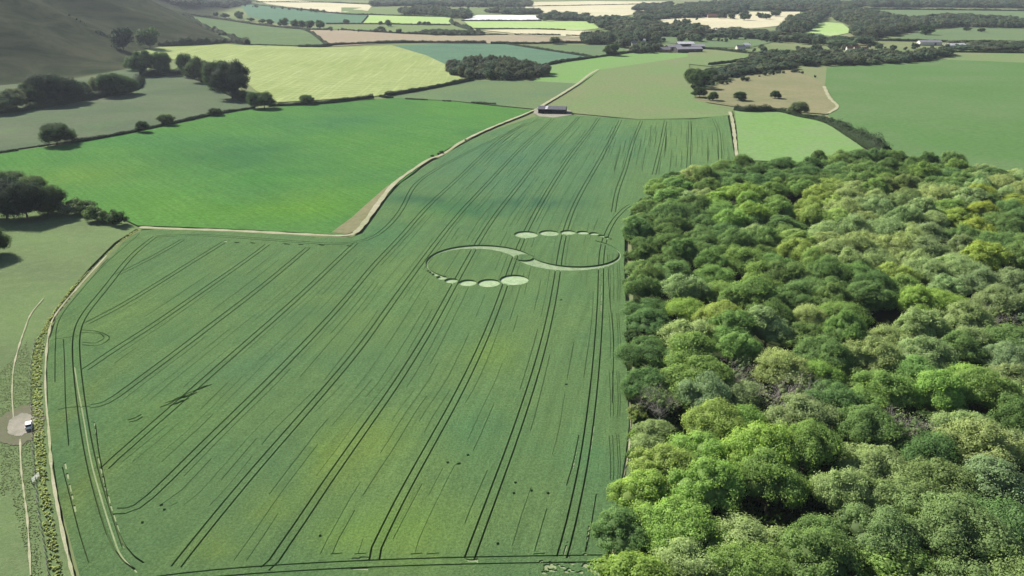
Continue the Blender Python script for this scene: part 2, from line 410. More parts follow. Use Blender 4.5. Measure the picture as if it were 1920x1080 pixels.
# --- tracks
ribbon('farm_track', [(262, 427), (320, 430), (420, 433), (520, 438), (600, 442), (645, 443), (668, 436), (690, 410), (715, 375), (745, 340), (800, 302), (830, 290), (872, 263), (940, 232), (985, 214), (1006, 205)], 2.6, G['track'], .45, wob=.3)
ribbon('chalk_lane', [(1010, 203), (1030, 190), (1060, 172), (1085, 156), (1105, 140), (1122, 130)], 3.8, G['track'], .35, wob=.15)
ribbon('field_corner_path', [(1368, 210), (1373, 225), (1377, 255), (1381, 290), (1384, 310)], 2.6, G['track'], .38, wob=.3)
ribbon('grass_track', [(1300, 184), (1370, 196), (1420, 204), (1440, 206)], 3, G['tan'], .3, wob=.3)
ribbon('pale_path', [(1545, 162), (1556, 185), (1570, 200), (1553, 213)], 3.5, G['track'], .32, wob=.3)
ribbon('far_lane', [(845, 38), (855, 45), (880, 54), (930, 62), (1090, 72)], 9, G['paletan'], .5, wob=.1)
ribbon('worn_footpath', [(82, 560), (58, 590), (46, 620), (36, 650), (26, 690), (23, 740), (26, 790)], .45, G['track'], .30, wob=.5)
ribbon('worn_footpath', [(38, 825), (40, 880), (46, 930), (52, 980), (58, 1080)], .4, G['track'], .31, wob=.5)
ribbon('field_edge_path', [(200, 480), (150, 536), (105, 590), (92, 625), (86, 680), (86, 740), (92, 810), (97, 880), (108, 950), (122, 1020), (138, 1085)], .6, G['track'], .34, wob=.5)
ribbon('wood_edge_path', [(1180, 730), (1180, 790), (1178, 850), (1168, 890), (1174, 925), (1170, 975), (1155, 1020), (1145, 1060)], .7, G['track'], .36, wob=.5)
field('track_corner_bank', [(622, 436), (660, 408), (700, 372), (730, 346), (722, 365), (700, 398), (668, 433), (650, 440)], G['tan'], .22, step=8)
# the trodden chalk patch beside the fence
cx, cy = at(40, 797)
for nm, k, mt, dz in (('trodden_turf', 1.75, 'trod', .24), ('bare_chalk_patch', 1.0, 'bare', .30)):
    rr = np.random.RandomState(5); V = [(cx, cy, h1(cx, cy) + dz)]; F = []; n_ = 90
    ph = rr.uniform(0, 6.28, 6)
    for i in range(n_):
        a = i / n_ * 2 * math.pi; r = 1 + sum(.07 / (j + 1) * math.sin((j + 2) * a * (1 + j) + ph[j]) for j in range(5)) + rr.uniform(-.03, .03)
        u_, v_ = 3.2 * k * r * math.cos(a), 7.2 * k * r * math.sin(a)
        x, y = cx + u_ * .87 - v_ * .5, cy + u_ * .5 + v_ * .87; V.append((x, y, h1(x, y) + dz))
        F.append((0, 1 + i, 1 + (i + 1) % n_))
    tag(mesh_obj(nm, V, F, G[mt]), kind='structure')

# ------------------------------------------------------------------ the wheat field
WH = .75
wheat_px = [(200, 1180), (158, 1110), (144, 1060), (128, 1000), (112, 940), (100, 860), (91, 780), (89, 690), (94, 640), (108, 596), (150, 545), (200, 492), (235, 455), (268, 434), (300, 433), (400, 436), (500, 441), (600, 447), (655, 449), (680, 440), (702, 410), (728, 372), (752, 345), (800, 312), (870, 271), (940, 240), (1004, 219), (1040, 222), (1075, 217), (1120, 220), (1200, 226), (1300, 225), (1364, 217), (1370, 250), (1378, 300), (1380, 330), (1200, 375), (1172, 420), (1170, 500), (1174, 600), (1176, 720), (1179, 800), (1172, 860), (1165, 900), (1164, 960), (1145, 1020), (1130, 1060), (1110, 1180)]
wheat_w = densify([at(*p) for p in wheat_px], 6)
TR = {
 't1': [(1053, 1050), (1062, 1020), (1080, 953), (1097, 887), (1108, 820), (1112, 720), (1122, 640), (1127, 590), (1126, 493), (1129, 447), (1137, 423), (1160, 398), (1185, 385)],
 't2': [(880, 1053), (887, 1037), (907, 970), (937, 897), (977, 803), (1001, 720), (1023, 637), (1040, 560), (1048, 493), (1057, 437), (1070, 400), (1090, 360), (1117, 317), (1140, 273), (1163, 227)],
 't3': [(702, 1055), (700, 1030), (737, 963), (773, 897), (807, 840), (837, 780), (876, 720), (907, 650), (940, 560), (960, 500), (977, 453), (993, 420), (1027, 360), (1083, 277), (1123, 222)],
 't4': [(497, 1072), (520, 1058), (550, 1010), (593, 933), (635, 875), (660, 843), (700, 783), (750, 720), (790, 653), (840, 560), (857, 527), (887, 473), (900, 453), (923, 410), (965, 360), (1040, 267), (1085, 221)],
 't5': [(331, 1068), (340, 1055), (383, 1003), (450, 920), (533, 813), (627, 720), (640, 703), (707, 613), (757, 537), (807, 475), (840, 427), (873, 390), (900, 360), (990, 267), (1037, 224)],
 't6': [(217, 963), (247, 965), (277, 943), (333, 887), (400, 820), (505, 717), (640, 574), (707, 493), (750, 450), (783, 410), (833, 360), (933, 267), (985, 232)],
 't7': [(197, 883), (213, 863), (283, 813), (333, 763), (383, 713), (483, 627), (563, 560), (640, 483), (668, 458)],
 't8': [(170, 766), (193, 764), (217, 750), (255, 720), (333, 663), (400, 610), (500, 533), (578, 467)],
 't9': [(160, 697), (217, 657), (283, 617), (367, 557), (477, 480), (502, 461)],
 't10': [(163, 610), (217, 583), (283, 543), (350, 500), (420, 457)],
 't11': [(220, 518), (283, 487), (343, 452)],
 'head': [(262, 1066), (230, 1048), (213, 1010), (190, 937), (170, 863), (157, 787), (148, 720), (142, 643), (150, 603), (183, 563), (217, 520), (250, 477), (292, 446)],
 'top': [(292, 446), (350, 442), (480, 450), (560, 456), (640, 462), (690, 456), (725, 430), (752, 398), (775, 352), (800, 330), (850, 302), (930, 262), (975, 240), (1010, 226)],
 'r1': [(1203, 228), (1187, 267), (1173, 317), (1157, 360), (1150, 400)],
 'r2': [(1248, 228), (1240, 270), (1226, 330)],
 'r3': [(1293, 228), (1293, 260), (1290, 330)],
 'r4': [(1338, 225), (1348, 253), (1351, 320)],
 'bot': [(240, 1100), (380, 1080), (640, 1064), (860, 1056), (1130, 1052)],
}
ribs = []      # (polyline world, width, kind)
def wl(pts, n=6): return smooth_line([at(*p) for p in pts], n)
def relax(L, win):
    L = np.array(densify(L, 3, False)); n_ = len(L)
    if n_ < 8: return [tuple(p) for p in L]
    k_ = max(1, min(int(win / 3), n_ // 4)); out = []
    for i in range(n_):
        h_ = min(k_, i, n_ - 1 - i); out.append(tuple(L[i - h_:i + h_ + 1].mean(0)))
    return out[::2] + [out[-1]]
for k, pts in TR.items():
    L = relax(relax(wl(pts), 36 if k in ('t1', 't2', 't3', 't4', 't5', 't7') else 14), 15 if k in ('t1', 't2', 't3', 't4', 't5', 't7') else 6)
    for s in (1, -1):
        ribs.append((offset_line(L, s * 1.1), .43, k))
single = [[(262, 441), (200, 496), (150, 551), (112, 603), (105, 650), (104, 720)], [(120, 640), (122, 690), (124, 760), (130, 840)],
          [(230, 1030), (208, 960), (196, 900), (186, 850), (180, 800)],
          [(118, 880), (133, 937), (150, 1003), (168, 1060)], [(1085, 820), (1075, 870), (1062, 915)], [(1118, 930), (1108, 990), (1098, 1040)], [(1160, 930), (1152, 980), (1142, 1035)], [(1139, 480), (1143, 560), (1150, 640), (1148, 760)]]
for s in single: ribs.append((wl(s), .27, 'one'))
# the turning loop on the left, two wheel marks
for k in (1.0, .80):
    ribs.append((wl([(152, 622 if k == 1 else 627), (178, 624 if k == 1 else 628), (197 if k == 1 else 190, 630), (206 if k == 1 else 196, 637), (196 if k == 1 else 188, 647 if k == 1 else 643), (178, 652 if k == 1 else 647), (154, 650 if k == 1 else 645)]), .4, 'loop'))
ribs.append((wl([(110, 772), (130, 768), (170, 766)]), .35, 'one')); ribs.append((wl([(100, 640), (140, 634), (152, 630)]), .3, 'one'))
rnd = random.Random(11)
# lodged scribbles
for x, y in ((300, 768), (310, 760), (322, 756), (318, 765), (335, 752), (350, 742), (330, 762), (345, 750), (240, 792), (243, 796), (362, 738), (372, 735)):
    ribs.append((wl([(x, y), (x + 14, y - 5 + rnd.uniform(-2, 2)), (x + 26, y - 11)]), .55, 'scr'))
for x, y in ((304, 952), (309, 961), (840, 872), (878, 858), (862, 874), (967, 910), (964, 930), (1028, 930), (934, 1025), (601, 1010), (997, 925), (268, 985), (1052, 566), (1062, 725)):
    ribs.append((wl([(x - 2.5, y), (x + 2.5, y - 1)]), .9, 'spot'))
for x in (620, 665, 770, 800, 1000):
    ribs.append((wl([(x, 1044), (x + 22, 1042)]), .3, 'spot'))
for x in (440, 470, 535, 560, 600, 650):
    ribs.append((wl([(x, 457 + (x - 440) * .03), (x + 9, 458 + (x - 440) * .03)]), 1.1, 'spot'))
for x, y, l_, w_ in tuple((rnd.uniform(1012, 1115), rnd.uniform(1060, 1080), rnd.uniform(3, 8), rnd.uniform(.3, 1.1)) for _ in range(34)) + ((1012, 1058, 6, .5), (665, 1071, 26, .9), (878, 1056, 14, .8), (1062, 1048, 3, .7), (1095, 1046, 3, .7), (676, 1050, 20, .5), (660, 1052, 14, .4), (420, 456, 5, 1.2), (530, 461, 8, 1.2)):
    ribs.append((wl([(x, y), (x + l_ * .5, y - 1 + rnd.uniform(-1.5, 1.5)), (x + l_, y + rnd.uniform(-1, 1))]), w_, 'pale'))
for pts in ([(140, 690), (148, 740), (157, 787), (170, 863), (190, 937), (213, 1010), (228, 1046), (258, 1078)], [(86, 700), (90, 800), (98, 870), (108, 940), (122, 1010), (134, 1060), (140, 1085)]):
    ribs.append((wl(pts), .42, 'pale'))
for p0, p1 in (((1062, 1020), (1053, 1050)), ((1112, 800), (1098, 890)), ((1126, 500), (1124, 590)), ((1078, 850), (1072, 885)), ((1102, 990), (1096, 1040)), ((1158, 950), (1144, 1030)), ((182, 860), (205, 950)), ((120, 870), (142, 970)), ((175, 795), (185, 850)), ((205, 950), (235, 1040))):
    n_ = 5
    for k in range(n_):
        t0, t1 = k / n_ + .02, (k + rnd.uniform(.5, .9)) / n_
        ribs.append(([at(p0[0] + (p1[0] - p0[0]) * t + 2, p0[1] + (p1[1] - p0[1]) * t) for t in (t0, t1)], rnd.uniform(.3, .5), 'pale'))
# thin misses between drill runs, interpolated between neighbouring tramlines
def xat(pts, y):
    P = sorted(pts, key=lambda p: p[1])
    return float(np.interp(y, [p[1] for p in P], [p[0] for p in P]))
order = ['t1', 't2', 't3', 't4', 't5', 't6', 't7', 't8', 't9', 't10']
for a, b in zip(order[:-1], order[1:]):
    A, B = TR[a], TR[b]
    lo = max(min(p[1] for p in A), min(p[1] for p in B)) + 8; hi = min(max(p[1] for p in A), max(p[1] for p in B)) - 12
    for fr in (.17, .32, .45, .58, .70, .84):
        y = lo + rnd.uniform(0, 60)
        dens = {'t7': .8, 't8': .5, 't9': .25}.get(a, 1)
        while y < hi:
            L = rnd.uniform(15, 95) * (.7 + 1.8 * (y / 700) ** 1.5)
            y2 = min(hi, y + L)
            if y2 - y > 6 and rnd.random() < .62 * dens:
                pts = [(xat(A, t) * (1 - fr) + xat(B, t) * fr, t) for t in np.linspace(y, y2, max(2, int((y2 - y) / 25) + 1))]
                ribs.append(([at(*p) for p in pts], rnd.choice((.12, .15, .18, .20)), 'row'))
            y = y2 + rnd.uniform(6, 60) * (.4 + y / 900)
for x0 in np.arange(1145, 1375, 9.5):
    for _ in range(2):
        y = rnd.uniform(232, 300); L = rnd.uniform(12, 50)
        xx = x0 + (1290 - x0) * 0
        sl = (1300 - x0) * -.35 / 60
        ribs.append(([at(x0 + sl * 0, y), at(x0 - (1300 - x0) * .004 * L * .5, min(y + L, 330))], .25, 'row'))
for x0 in (1142, 1148, 1156, 1160):
    for y in (480, 590, 700, 820):
        ribs.append(([at(x0, y), at(x0 + 3, y + 50), at(x0 + 2, y + 85)], .16, 'row'))

# --- the crop circle outlines (metres, true circles)
def Z(zx, zy): return np.array(at(780 + zx / 4.8, 400 + zy / 4.8))
Lc = Z(968, 408); Lt = Z(104, 508); Rt = Z(1786, 318)
u = (Rt - Lt) / np.linalg.norm(Rt - Lt)
def side(p): return (p[0] - Lc[0]) * -u[1] + (p[1] - Lc[1]) * u[0]
dl = np.linalg.norm(Lc - Lt); dr = np.linalg.norm(Rt - Lc)
ul, ur = (Lc - Lt) / dl, (Rt - Lc) / dr
lens_r = 4.3
OL_r = (dl + lens_r) / 2; OL_c = Lt + ul * OL_r; IL_r = (dl - lens_r - .3) / 2; IL_c = Lt + ul * (IL_r + .7)
OR_r = (dr + lens_r) / 2; OR_c = Rt - ur * OR_r; IR_r = (dr - lens_r - .3) / 2; IR_c = Rt - ur * (IR_r + .7)
def arc(c, r, a0, a1, n=44): return [(c[0] + r * math.cos(t), c[1] + r * math.sin(t)) for t in np.linspace(a0, a1, n)]
aL = math.atan2(ul[1], ul[0]); aR = math.atan2(ur[1], ur[0])
EX = .55
cresL = arc(OL_c, OL_r, aL + math.pi + EX, aL) + arc(IL_c, IL_r, aL, aL + math.pi + EX)
cresR = arc(OR_c, OR_r, aR + math.pi, aR + 2 * math.pi + EX) + arc(IR_c, IR_r, aR + 2 * math.pi + EX, aR + math.pi)
# the chains run round the open half of each ring: centres on the ring, seen in the photo
chain = [(883, 612, 262), (655, 641, 203), (465, 639, 162), (318, 620, 122), (233, 593, 96), (176, 566, 66), (140, 547, 46), (112, 533, 34),
         (990, 203, 214), (1197, 190, 180), (1368, 184, 142), (1500, 186, 112), (1600, 195, 90), (1668, 213, 62), (1718, 229, 46), (1752, 244, 30)]
circs = []
for zx, zy, wd in chain:
    c = Z(zx, zy); r = wd / 4.8 / scale_at(c[1]) / 2
    circs.append(arc(c, r, 0, 2 * math.pi, 30)[:-1])
lens = arc(Lc, lens_r, 0, 2 * math.pi, 30)[:-1]

verts, edges = [], []
def addline(P, closed=False):
    b = len(verts); verts.extend(Vector(p) for p in P)
    edges.extend((b + i, b + i + 1) for i in range(len(P) - 1))
    if closed: edges.append((b + len(P) - 1, b))
addline(wheat_w, True)
for L, wd, k in ribs:
    if len(L) < 2: continue
    A, B = offset_line(L, wd / 2), offset_line(L, -wd / 2)
    addline(A + B[::-1], True)
for c in circs: addline(c, True)
addline(cresL, True); addline(cresR, True); addline(lens, True); addline(arc(Lc, lens_r + .5, 0, 2 * math.pi, 34)[:-1], True)
A = np.array(wheat_w); x0, y0 = A.min(0); x1, y1 = A.max(0)
gx, gy = np.meshgrid(np.arange(x0, x1, 7.), np.arange(y0, y1, 7.)); gx, gy = gx.ravel(), gy.ravel()
gx = gx + np.random.RandomState(1).uniform(-1.5, 1.5, gx.shape); m = inside_np(gx, gy, wheat_w)
verts.extend(Vector(p) for p in zip(gx[m], gy[m]))
vo, eo, fo, ov, oe, of = delaunay_2d_cdt(verts, edges, [], 0, 1e-4)
P2 = [(p.x, p.y) for p in vo]
X2 = np.array(P2)
hh = hz(X2[:, 0], X2[:, 1])
fo = [tuple(f) for f in fo]; FA = np.array(fo)
CX = X2[FA].mean(1); cx_, cy_ = CX[:, 0], CX[:, 1]
in_field = inside_np(cx_, cy_, wheat_w)
low = np.zeros(len(FA), bool); pale = np.zeros(len(FA), bool); rowm = np.zeros(len(FA), bool)
for L, wd, k in ribs:
    L = np.array(L)
    if len(L) < 2: continue
    c0, c1 = L.min(0) - 1, L.max(0) + 1
    ix = np.where((cx_ > c0[0]) & (cx_ < c1[0]) & (cy_ > c0[1]) & (cy_ < c1[1]) & ~low)[0]
    if not len(ix): continue
    q = CX[ix]; best = np.full(len(ix), 1e9)
    for p0, p1 in zip(L[:-1], L[1:]):
        ab = p1 - p0; t = np.clip(((q - p0) @ ab) / (ab @ ab + 1e-9), 0, 1)
        best = np.minimum(best, np.linalg.norm(q - p0 - t[:, None] * ab, axis=1))
    (pale if k == 'pale' else rowm if k == 'row' else low)[ix[best < wd / 2]] = True
flatm = np.zeros(len(FA), bool)
for c in circs: flatm |= inside_np(cx_, cy_, c)
flatm |= inside_np(cx_, cy_, cresL) | inside_np(cx_, cy_, cresR)
lensm = inside_np(cx_, cy_, lens)
flatm |= np.linalg.norm(CX - Lc, axis=1) < lens_r + .5
cls = []
for i in range(len(FA)):
    if not in_field[i]: cls.append(None)
    elif flatm[i] and not lensm[i]: cls.append('circle')
    elif pale[i]: cls.append('pale')
    elif low[i]: cls.append('low')
    elif rowm[i]: cls.append('row')
    else: cls.append('top')
print('wheat faces', len(FA), int(low.sum()))
# crop colour: paler, lime and bluish patches; cloud shade painted into upper bluish ones
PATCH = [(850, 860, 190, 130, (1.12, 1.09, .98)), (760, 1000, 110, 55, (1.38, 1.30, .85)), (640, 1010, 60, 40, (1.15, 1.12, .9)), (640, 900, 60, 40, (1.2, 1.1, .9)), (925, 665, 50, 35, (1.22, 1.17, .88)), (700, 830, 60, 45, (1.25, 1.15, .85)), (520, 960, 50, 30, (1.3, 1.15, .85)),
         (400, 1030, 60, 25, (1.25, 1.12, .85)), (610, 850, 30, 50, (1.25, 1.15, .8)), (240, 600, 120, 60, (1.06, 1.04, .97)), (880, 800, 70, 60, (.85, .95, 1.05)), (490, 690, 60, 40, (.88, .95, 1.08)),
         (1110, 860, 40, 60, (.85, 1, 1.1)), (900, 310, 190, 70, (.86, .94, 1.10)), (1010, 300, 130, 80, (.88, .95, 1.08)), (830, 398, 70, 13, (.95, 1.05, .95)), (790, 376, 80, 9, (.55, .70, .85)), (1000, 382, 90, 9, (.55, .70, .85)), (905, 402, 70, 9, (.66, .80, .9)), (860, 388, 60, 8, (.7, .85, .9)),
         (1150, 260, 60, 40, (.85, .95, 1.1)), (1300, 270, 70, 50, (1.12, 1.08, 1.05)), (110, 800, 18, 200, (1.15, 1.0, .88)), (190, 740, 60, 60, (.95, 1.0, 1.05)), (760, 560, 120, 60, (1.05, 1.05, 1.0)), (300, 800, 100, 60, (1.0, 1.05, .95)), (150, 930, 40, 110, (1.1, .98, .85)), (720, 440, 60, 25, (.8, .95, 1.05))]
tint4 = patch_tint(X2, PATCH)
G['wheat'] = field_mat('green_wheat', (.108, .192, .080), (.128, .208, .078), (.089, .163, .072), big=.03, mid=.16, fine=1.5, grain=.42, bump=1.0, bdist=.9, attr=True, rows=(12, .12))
G['groove'] = field_mat('track_bottom', (.070, .115, .045), (.065, .105, .04), (.13, .15, .08), big=.04, mid=.3, fine=2, bump=.4)
G['flattened'] = field_mat('flattened_wheat', (.31, .38, .24), (.22, .30, .16), (.12, .20, .09), big=.35, mid=.9, fine=2.2, grain=.4, bump=1.0, attr=True)
G['palesoil'] = field_mat('flattened_pale_strip', (.27, .31, .18), (.23, .28, .14), (.17, .23, .10), big=.1, mid=.6, fine=3, bump=.5)
G['wall'] = field_mat('wheat_stems', (.085, .15, .055), (.10, .165, .06), None, fine=3, bump=.5)
def build_wheat():
    n = len(P2)
    V = [(x, y, z + WH) for (x, y), z in zip(P2, hh)] + [(x, y, z + .06) for (x, y), z in zip(P2, hh)] + [(x, y, z + .55) for (x, y), z in zip(P2, hh)] + [(x, y, z + .38) for (x, y), z in zip(P2, hh)]
    F, MI = [], []
    edge = {}
    for f, c in zip(fo, cls):
        f = list(f)
        if c == 'top':
            F.append(tuple(f)); MI.append(0)
            for a, b in zip(f, f[1:] + f[:1]): edge[(a, b)] = 1
        elif c == 'pale': F.append(tuple(i + 2 * n for i in f)); MI.append(3)
        elif c == 'row': F.append(tuple(i + 3 * n for i in f)); MI.append(0)
        elif c == 'low': F.append(tuple(i + n for i in f)); MI.append(1)
    for (a, b) in list(edge):
        if (b, a) not in edge: F.append((b, a, a + n, b + n)); MI.append(2)
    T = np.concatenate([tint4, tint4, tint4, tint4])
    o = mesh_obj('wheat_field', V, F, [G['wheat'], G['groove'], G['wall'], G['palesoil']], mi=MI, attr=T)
    tag(o, kind='structure')
    F = [tuple(f) for f, c in zip(fo, cls) if c == 'circle']
    used = sorted({i for f in F for i in f}); mp = {i: k for k, i in enumerate(used)}
    V = [(P2[i][0], P2[i][1], hh[i] + .16) for i in used]
    XY = np.array([(P2[i][0], P2[i][1]) for i in used]); tt = np.full((len(used), 4), .92)
    for c, k in zip(circs, [1.22] * 8 + [1.08] * 8):
        cc = np.mean(c, 0); r = np.linalg.norm(np.array(c[0]) - cc) + .05
        tt[np.linalg.norm(XY - cc, axis=1) < r, :3] = k
    o = mesh_obj('crop_circle', V, [tuple(mp[i] for i in f) for f in F], G['flattened'], attr=tt)
    tag(o, 'two pale flattened loops with beaded circle edges pressed into the green wheat', 'crop circle', kind='thing')
build_wheat()
# ------------------------------------------------------------------ trees
def rand_dirs(rs, n):
    v = rs.normal(size=(n, 3)); return v / np.linalg.norm(v, axis=1, keepdims=True)
def leaf_quads(rs, P, N, size):
    """P points, N normals -> slightly bent leaf-clump quads"""
    n = len(P)
    t = np.cross(N, rand_dirs(rs, n)); t /= np.linalg.norm(t, axis=1, keepdims=True) + 1e-9
    b = np.cross(N, t)
    s = size * rs.uniform(.6, 1.35, (n, 1)); s2 = s * rs.uniform(.55, 1, (n, 1))
    V = np.stack([P - t * s, P - b * s2, P + t * s, P + b * s2], 1).reshape(-1, 3)
    return V, np.arange(n * 4).reshape(-1, 4)
def ico_core(rs, c, rad, seg=10, ring=6):
    V, Q = [], []
    for i in range(ring + 1):
        ph = math.pi * i / ring
        for j in range(seg):
            th = 2 * math.pi * j / seg; k = rs.uniform(.85, 1.08)
            V.append((c[0] + rad[0] * k * math.sin(ph) * math.cos(th), c[1] + rad[1] * k * math.sin(ph) * math.sin(th), c[2] + rad[2] * k * math.cos(ph)))
    for i in range(ring):
        for j in range(seg):
            Q.append((i * seg + j, i * seg + (j + 1) % seg, (i + 1) * seg + (j + 1) % seg, (i + 1) * seg + j))
    return np.array(V), np.array(Q)
def crown(seed, Rr=8., Rv=6.5, zc=9.5, nl=34, per=440, leaf=.205, lobe=(.20, .33), loose=.12, squash=.85, core=.62, cut=-.45):
    rs = np.random.RandomState(seed)
    C, RAD, OUT = [], [], []
    ns = rs.randint(4, 7); subs = []
    a0 = rs.uniform(0, 6.28)
    for k in range(ns):
        a_ = a0 + 6.28 * k / ns + rs.uniform(-.4, .4); rr_ = rs.uniform(.30, .52)
        subs.append((np.array((math.cos(a_) * Rr * rr_, math.sin(a_) * Rr * rr_, Rv * rs.uniform(-.25, .30))), rs.uniform(.40, .56)))
    subs.append((np.array((rs.uniform(-.15, .15) * Rr, rs.uniform(-.15, .15) * Rr, Rv * rs.uniform(.25, .42))), rs.uniform(.42, .56)))
    i = 0
    while len(C) < nl and i < 3000:
        i += 1
        sc_, sr = subs[rs.randint(len(subs))]
        d = rand_dirs(rs, 1)[0]
        if d[2] < cut: continue
        k = rs.uniform(.75, 1.0)
        p = sc_ + d * np.array((Rr, Rr, Rv)) * sr * k
        q_ = p / np.array((Rr, Rr, Rv)); 
        inner = any(np.linalg.norm((p - s2) / np.array((Rr, Rr, Rv))) < r2 * .72 for s2, r2 in subs)
        if inner and rs.rand() < .85: continue
        r = Rr * rs.uniform(*lobe)
        if all(np.linalg.norm(p - q) > .55 * r for q in C) or i > 1500: C.append(p); RAD.append(r); OUT.append(d)
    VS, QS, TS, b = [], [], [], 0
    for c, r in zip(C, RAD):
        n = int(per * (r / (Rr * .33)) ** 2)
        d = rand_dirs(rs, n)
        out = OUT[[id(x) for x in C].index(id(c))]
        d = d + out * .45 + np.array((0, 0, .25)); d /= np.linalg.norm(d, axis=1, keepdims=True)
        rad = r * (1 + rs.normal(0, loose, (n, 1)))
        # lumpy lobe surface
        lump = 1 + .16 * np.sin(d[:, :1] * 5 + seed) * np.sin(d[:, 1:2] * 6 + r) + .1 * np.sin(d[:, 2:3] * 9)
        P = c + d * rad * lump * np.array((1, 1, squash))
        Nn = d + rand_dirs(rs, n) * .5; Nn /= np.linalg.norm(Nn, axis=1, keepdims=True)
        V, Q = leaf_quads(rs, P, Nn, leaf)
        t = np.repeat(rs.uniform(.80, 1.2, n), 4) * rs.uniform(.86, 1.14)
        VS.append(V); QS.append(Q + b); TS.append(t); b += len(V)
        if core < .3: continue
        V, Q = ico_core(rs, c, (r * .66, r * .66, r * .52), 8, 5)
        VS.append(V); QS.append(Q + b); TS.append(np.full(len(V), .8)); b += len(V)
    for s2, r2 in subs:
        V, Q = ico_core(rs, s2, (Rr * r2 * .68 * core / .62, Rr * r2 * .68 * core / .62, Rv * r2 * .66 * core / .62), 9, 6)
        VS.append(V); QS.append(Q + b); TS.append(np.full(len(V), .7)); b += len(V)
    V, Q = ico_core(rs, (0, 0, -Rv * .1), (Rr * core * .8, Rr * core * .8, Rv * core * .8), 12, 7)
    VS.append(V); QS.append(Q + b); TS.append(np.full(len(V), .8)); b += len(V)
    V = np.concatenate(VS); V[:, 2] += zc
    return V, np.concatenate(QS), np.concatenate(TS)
def tube(P, rad, seg=6):
    V, Q = [], []
    P = [np.array(p, float) for p in P]
    for i, p in enumerate(P):
        d = P[min(i + 1, len(P) - 1)] - P[max(i - 1, 0)]; d /= np.linalg.norm(d) + 1e-9
        a = np.cross(d, (0, 1, .3)); a /= np.linalg.norm(a) + 1e-9; bb = np.cross(d, a)
        for j in range(seg):
            t = 2 * math.pi * j / seg; V.append(p + rad[i] * (a * math.cos(t) + bb * math.sin(t)))
    for i in range(len(P) - 1):
        for j in range(seg): Q.append((i * seg + j, i * seg + (j + 1) % seg, (i + 1) * seg + (j + 1) % seg, (i + 1) * seg + j))
    return np.array(V), np.array(Q)
def join(parts):
    VS, QS, b = [], [], 0
    for V, Q in parts: VS.append(V); QS.append(Q + b); b += len(V)
    return np.concatenate(VS), np.concatenate(QS)
def trunk(seed, H=9., r=.38, spread=5., limbs=7):
    rs = np.random.RandomState(seed); parts = []
    parts.append(tube([(0, 0, -.6), (0, 0, 0.3), (.1, .05, H * .35), (.2, -.1, H * .7), (.1, .1, H)], [r * 1.5, r * 1.1, r * .85, r * .55, r * .2], 8))
    for i in range(limbs):
        a = 2 * math.pi * i / limbs + rs.uniform(-.4, .4); z = H * rs.uniform(.28, .6); s = spread * rs.uniform(.6, 1)
        parts.append(tube([(0, 0, z), (math.cos(a) * s * .4, math.sin(a) * s * .4, z + s * .4), (math.cos(a) * s, math.sin(a) * s, z + s * .95)], [r * .45, r * .3, r * .08], 5))
    return join(parts)
def bare_twigs(seed, Rr=6.5, Hh=13.):
    """a fan of thin grey branches that shows through sparse leaves"""
    rs = np.random.RandomState(seed); parts = []
    def br(p, d, L, r, lev):
        q = p + d * L * .5 + rs.normal(0, .07 * L, 3); e = p + d * L + rs.normal(0, .1 * L, 3)
        parts.append(tube([p, q, e], [r, r * .75, r * .45], 4 if lev > 1 else 3))
        if lev == 0: return
        for _ in range(4 if lev > 1 else 5):
            nd = d * .75 + rs.normal(0, .55, 3) + np.array((0, 0, .15)); nd /= np.linalg.norm(nd)
            k = rs.uniform(.4, 1); br(p + (e - p) * k, nd, L * rs.uniform(.5, .75), r * .5, lev - 1)
    for i in range(9):
        a = 2 * math.pi * i / 9 + rs.uniform(-.3, .3)
        d = np.array((math.cos(a) * .75, math.sin(a) * .75, 1.)); d /= np.linalg.norm(d)
        br(np.array((0, 0, Hh * .28)), d, Hh * .45, .12, 3)
    V, Q = join(parts); return V, Q

TM = []      # (crown mesh, trunk mesh, nominal crown radius, height)
def make_variant(seed, **k):
    V, Q, T = crown(seed, **k)
    Rr = k.get('Rr', 8.); zc = k.get('zc', 9.5)
    tv, tq = trunk(seed, zc, .36, Rr * .6)
    TM.append((quads_mesh('crown', V, Q, M_LEAF, T), quads_mesh('trunk', tv, tq, M_BARK), Rr, V[:, 2].max()))
make_variant(1, Rr=8.5, Rv=6.2, zc=9.5, nl=60, lobe=(.17, .29))
make_variant(2, Rr=8.2, Rv=7.2, zc=10, nl=52, lobe=(.2, .32))
make_variant(3, Rr=7.4, Rv=7.0, zc=9.5, nl=66, lobe=(.15, .27))
make_variant(4, Rr=9.0, Rv=6.0, zc=9.0, nl=70, lobe=(.15, .26))
make_variant(5, Rr=7.8, Rv=6.8, zc=10, nl=50, loose=.2, per=420, lobe=(.17, .3))
make_variant(6, Rr=8.8, Rv=6.6, zc=9.6, nl=58, lobe=(.17, .32))
make_variant(7, Rr=7.2, Rv=8.0, zc=10.5, nl=60, lobe=(.18, .29))
make_variant(8, Rr=8.6, Rv=5.8, zc=8.8, nl=64, loose=.17, leaf=.19, per=460, lobe=(.15, .28))
NV = len(TM)
LOW0 = len(TM)
make_variant(11, Rr=8.5, Rv=7.0, zc=6.6, nl=54, lobe=(.24, .36), cut=-.8)
make_variant(12, Rr=8.0, Rv=7.4, zc=7.0, nl=50, lobe=(.26, .40), cut=-.8)
make_variant(13, Rr=7.6, Rv=7.6, zc=7.4, nl=60, lobe=(.20, .34), loose=.16, cut=-.8)
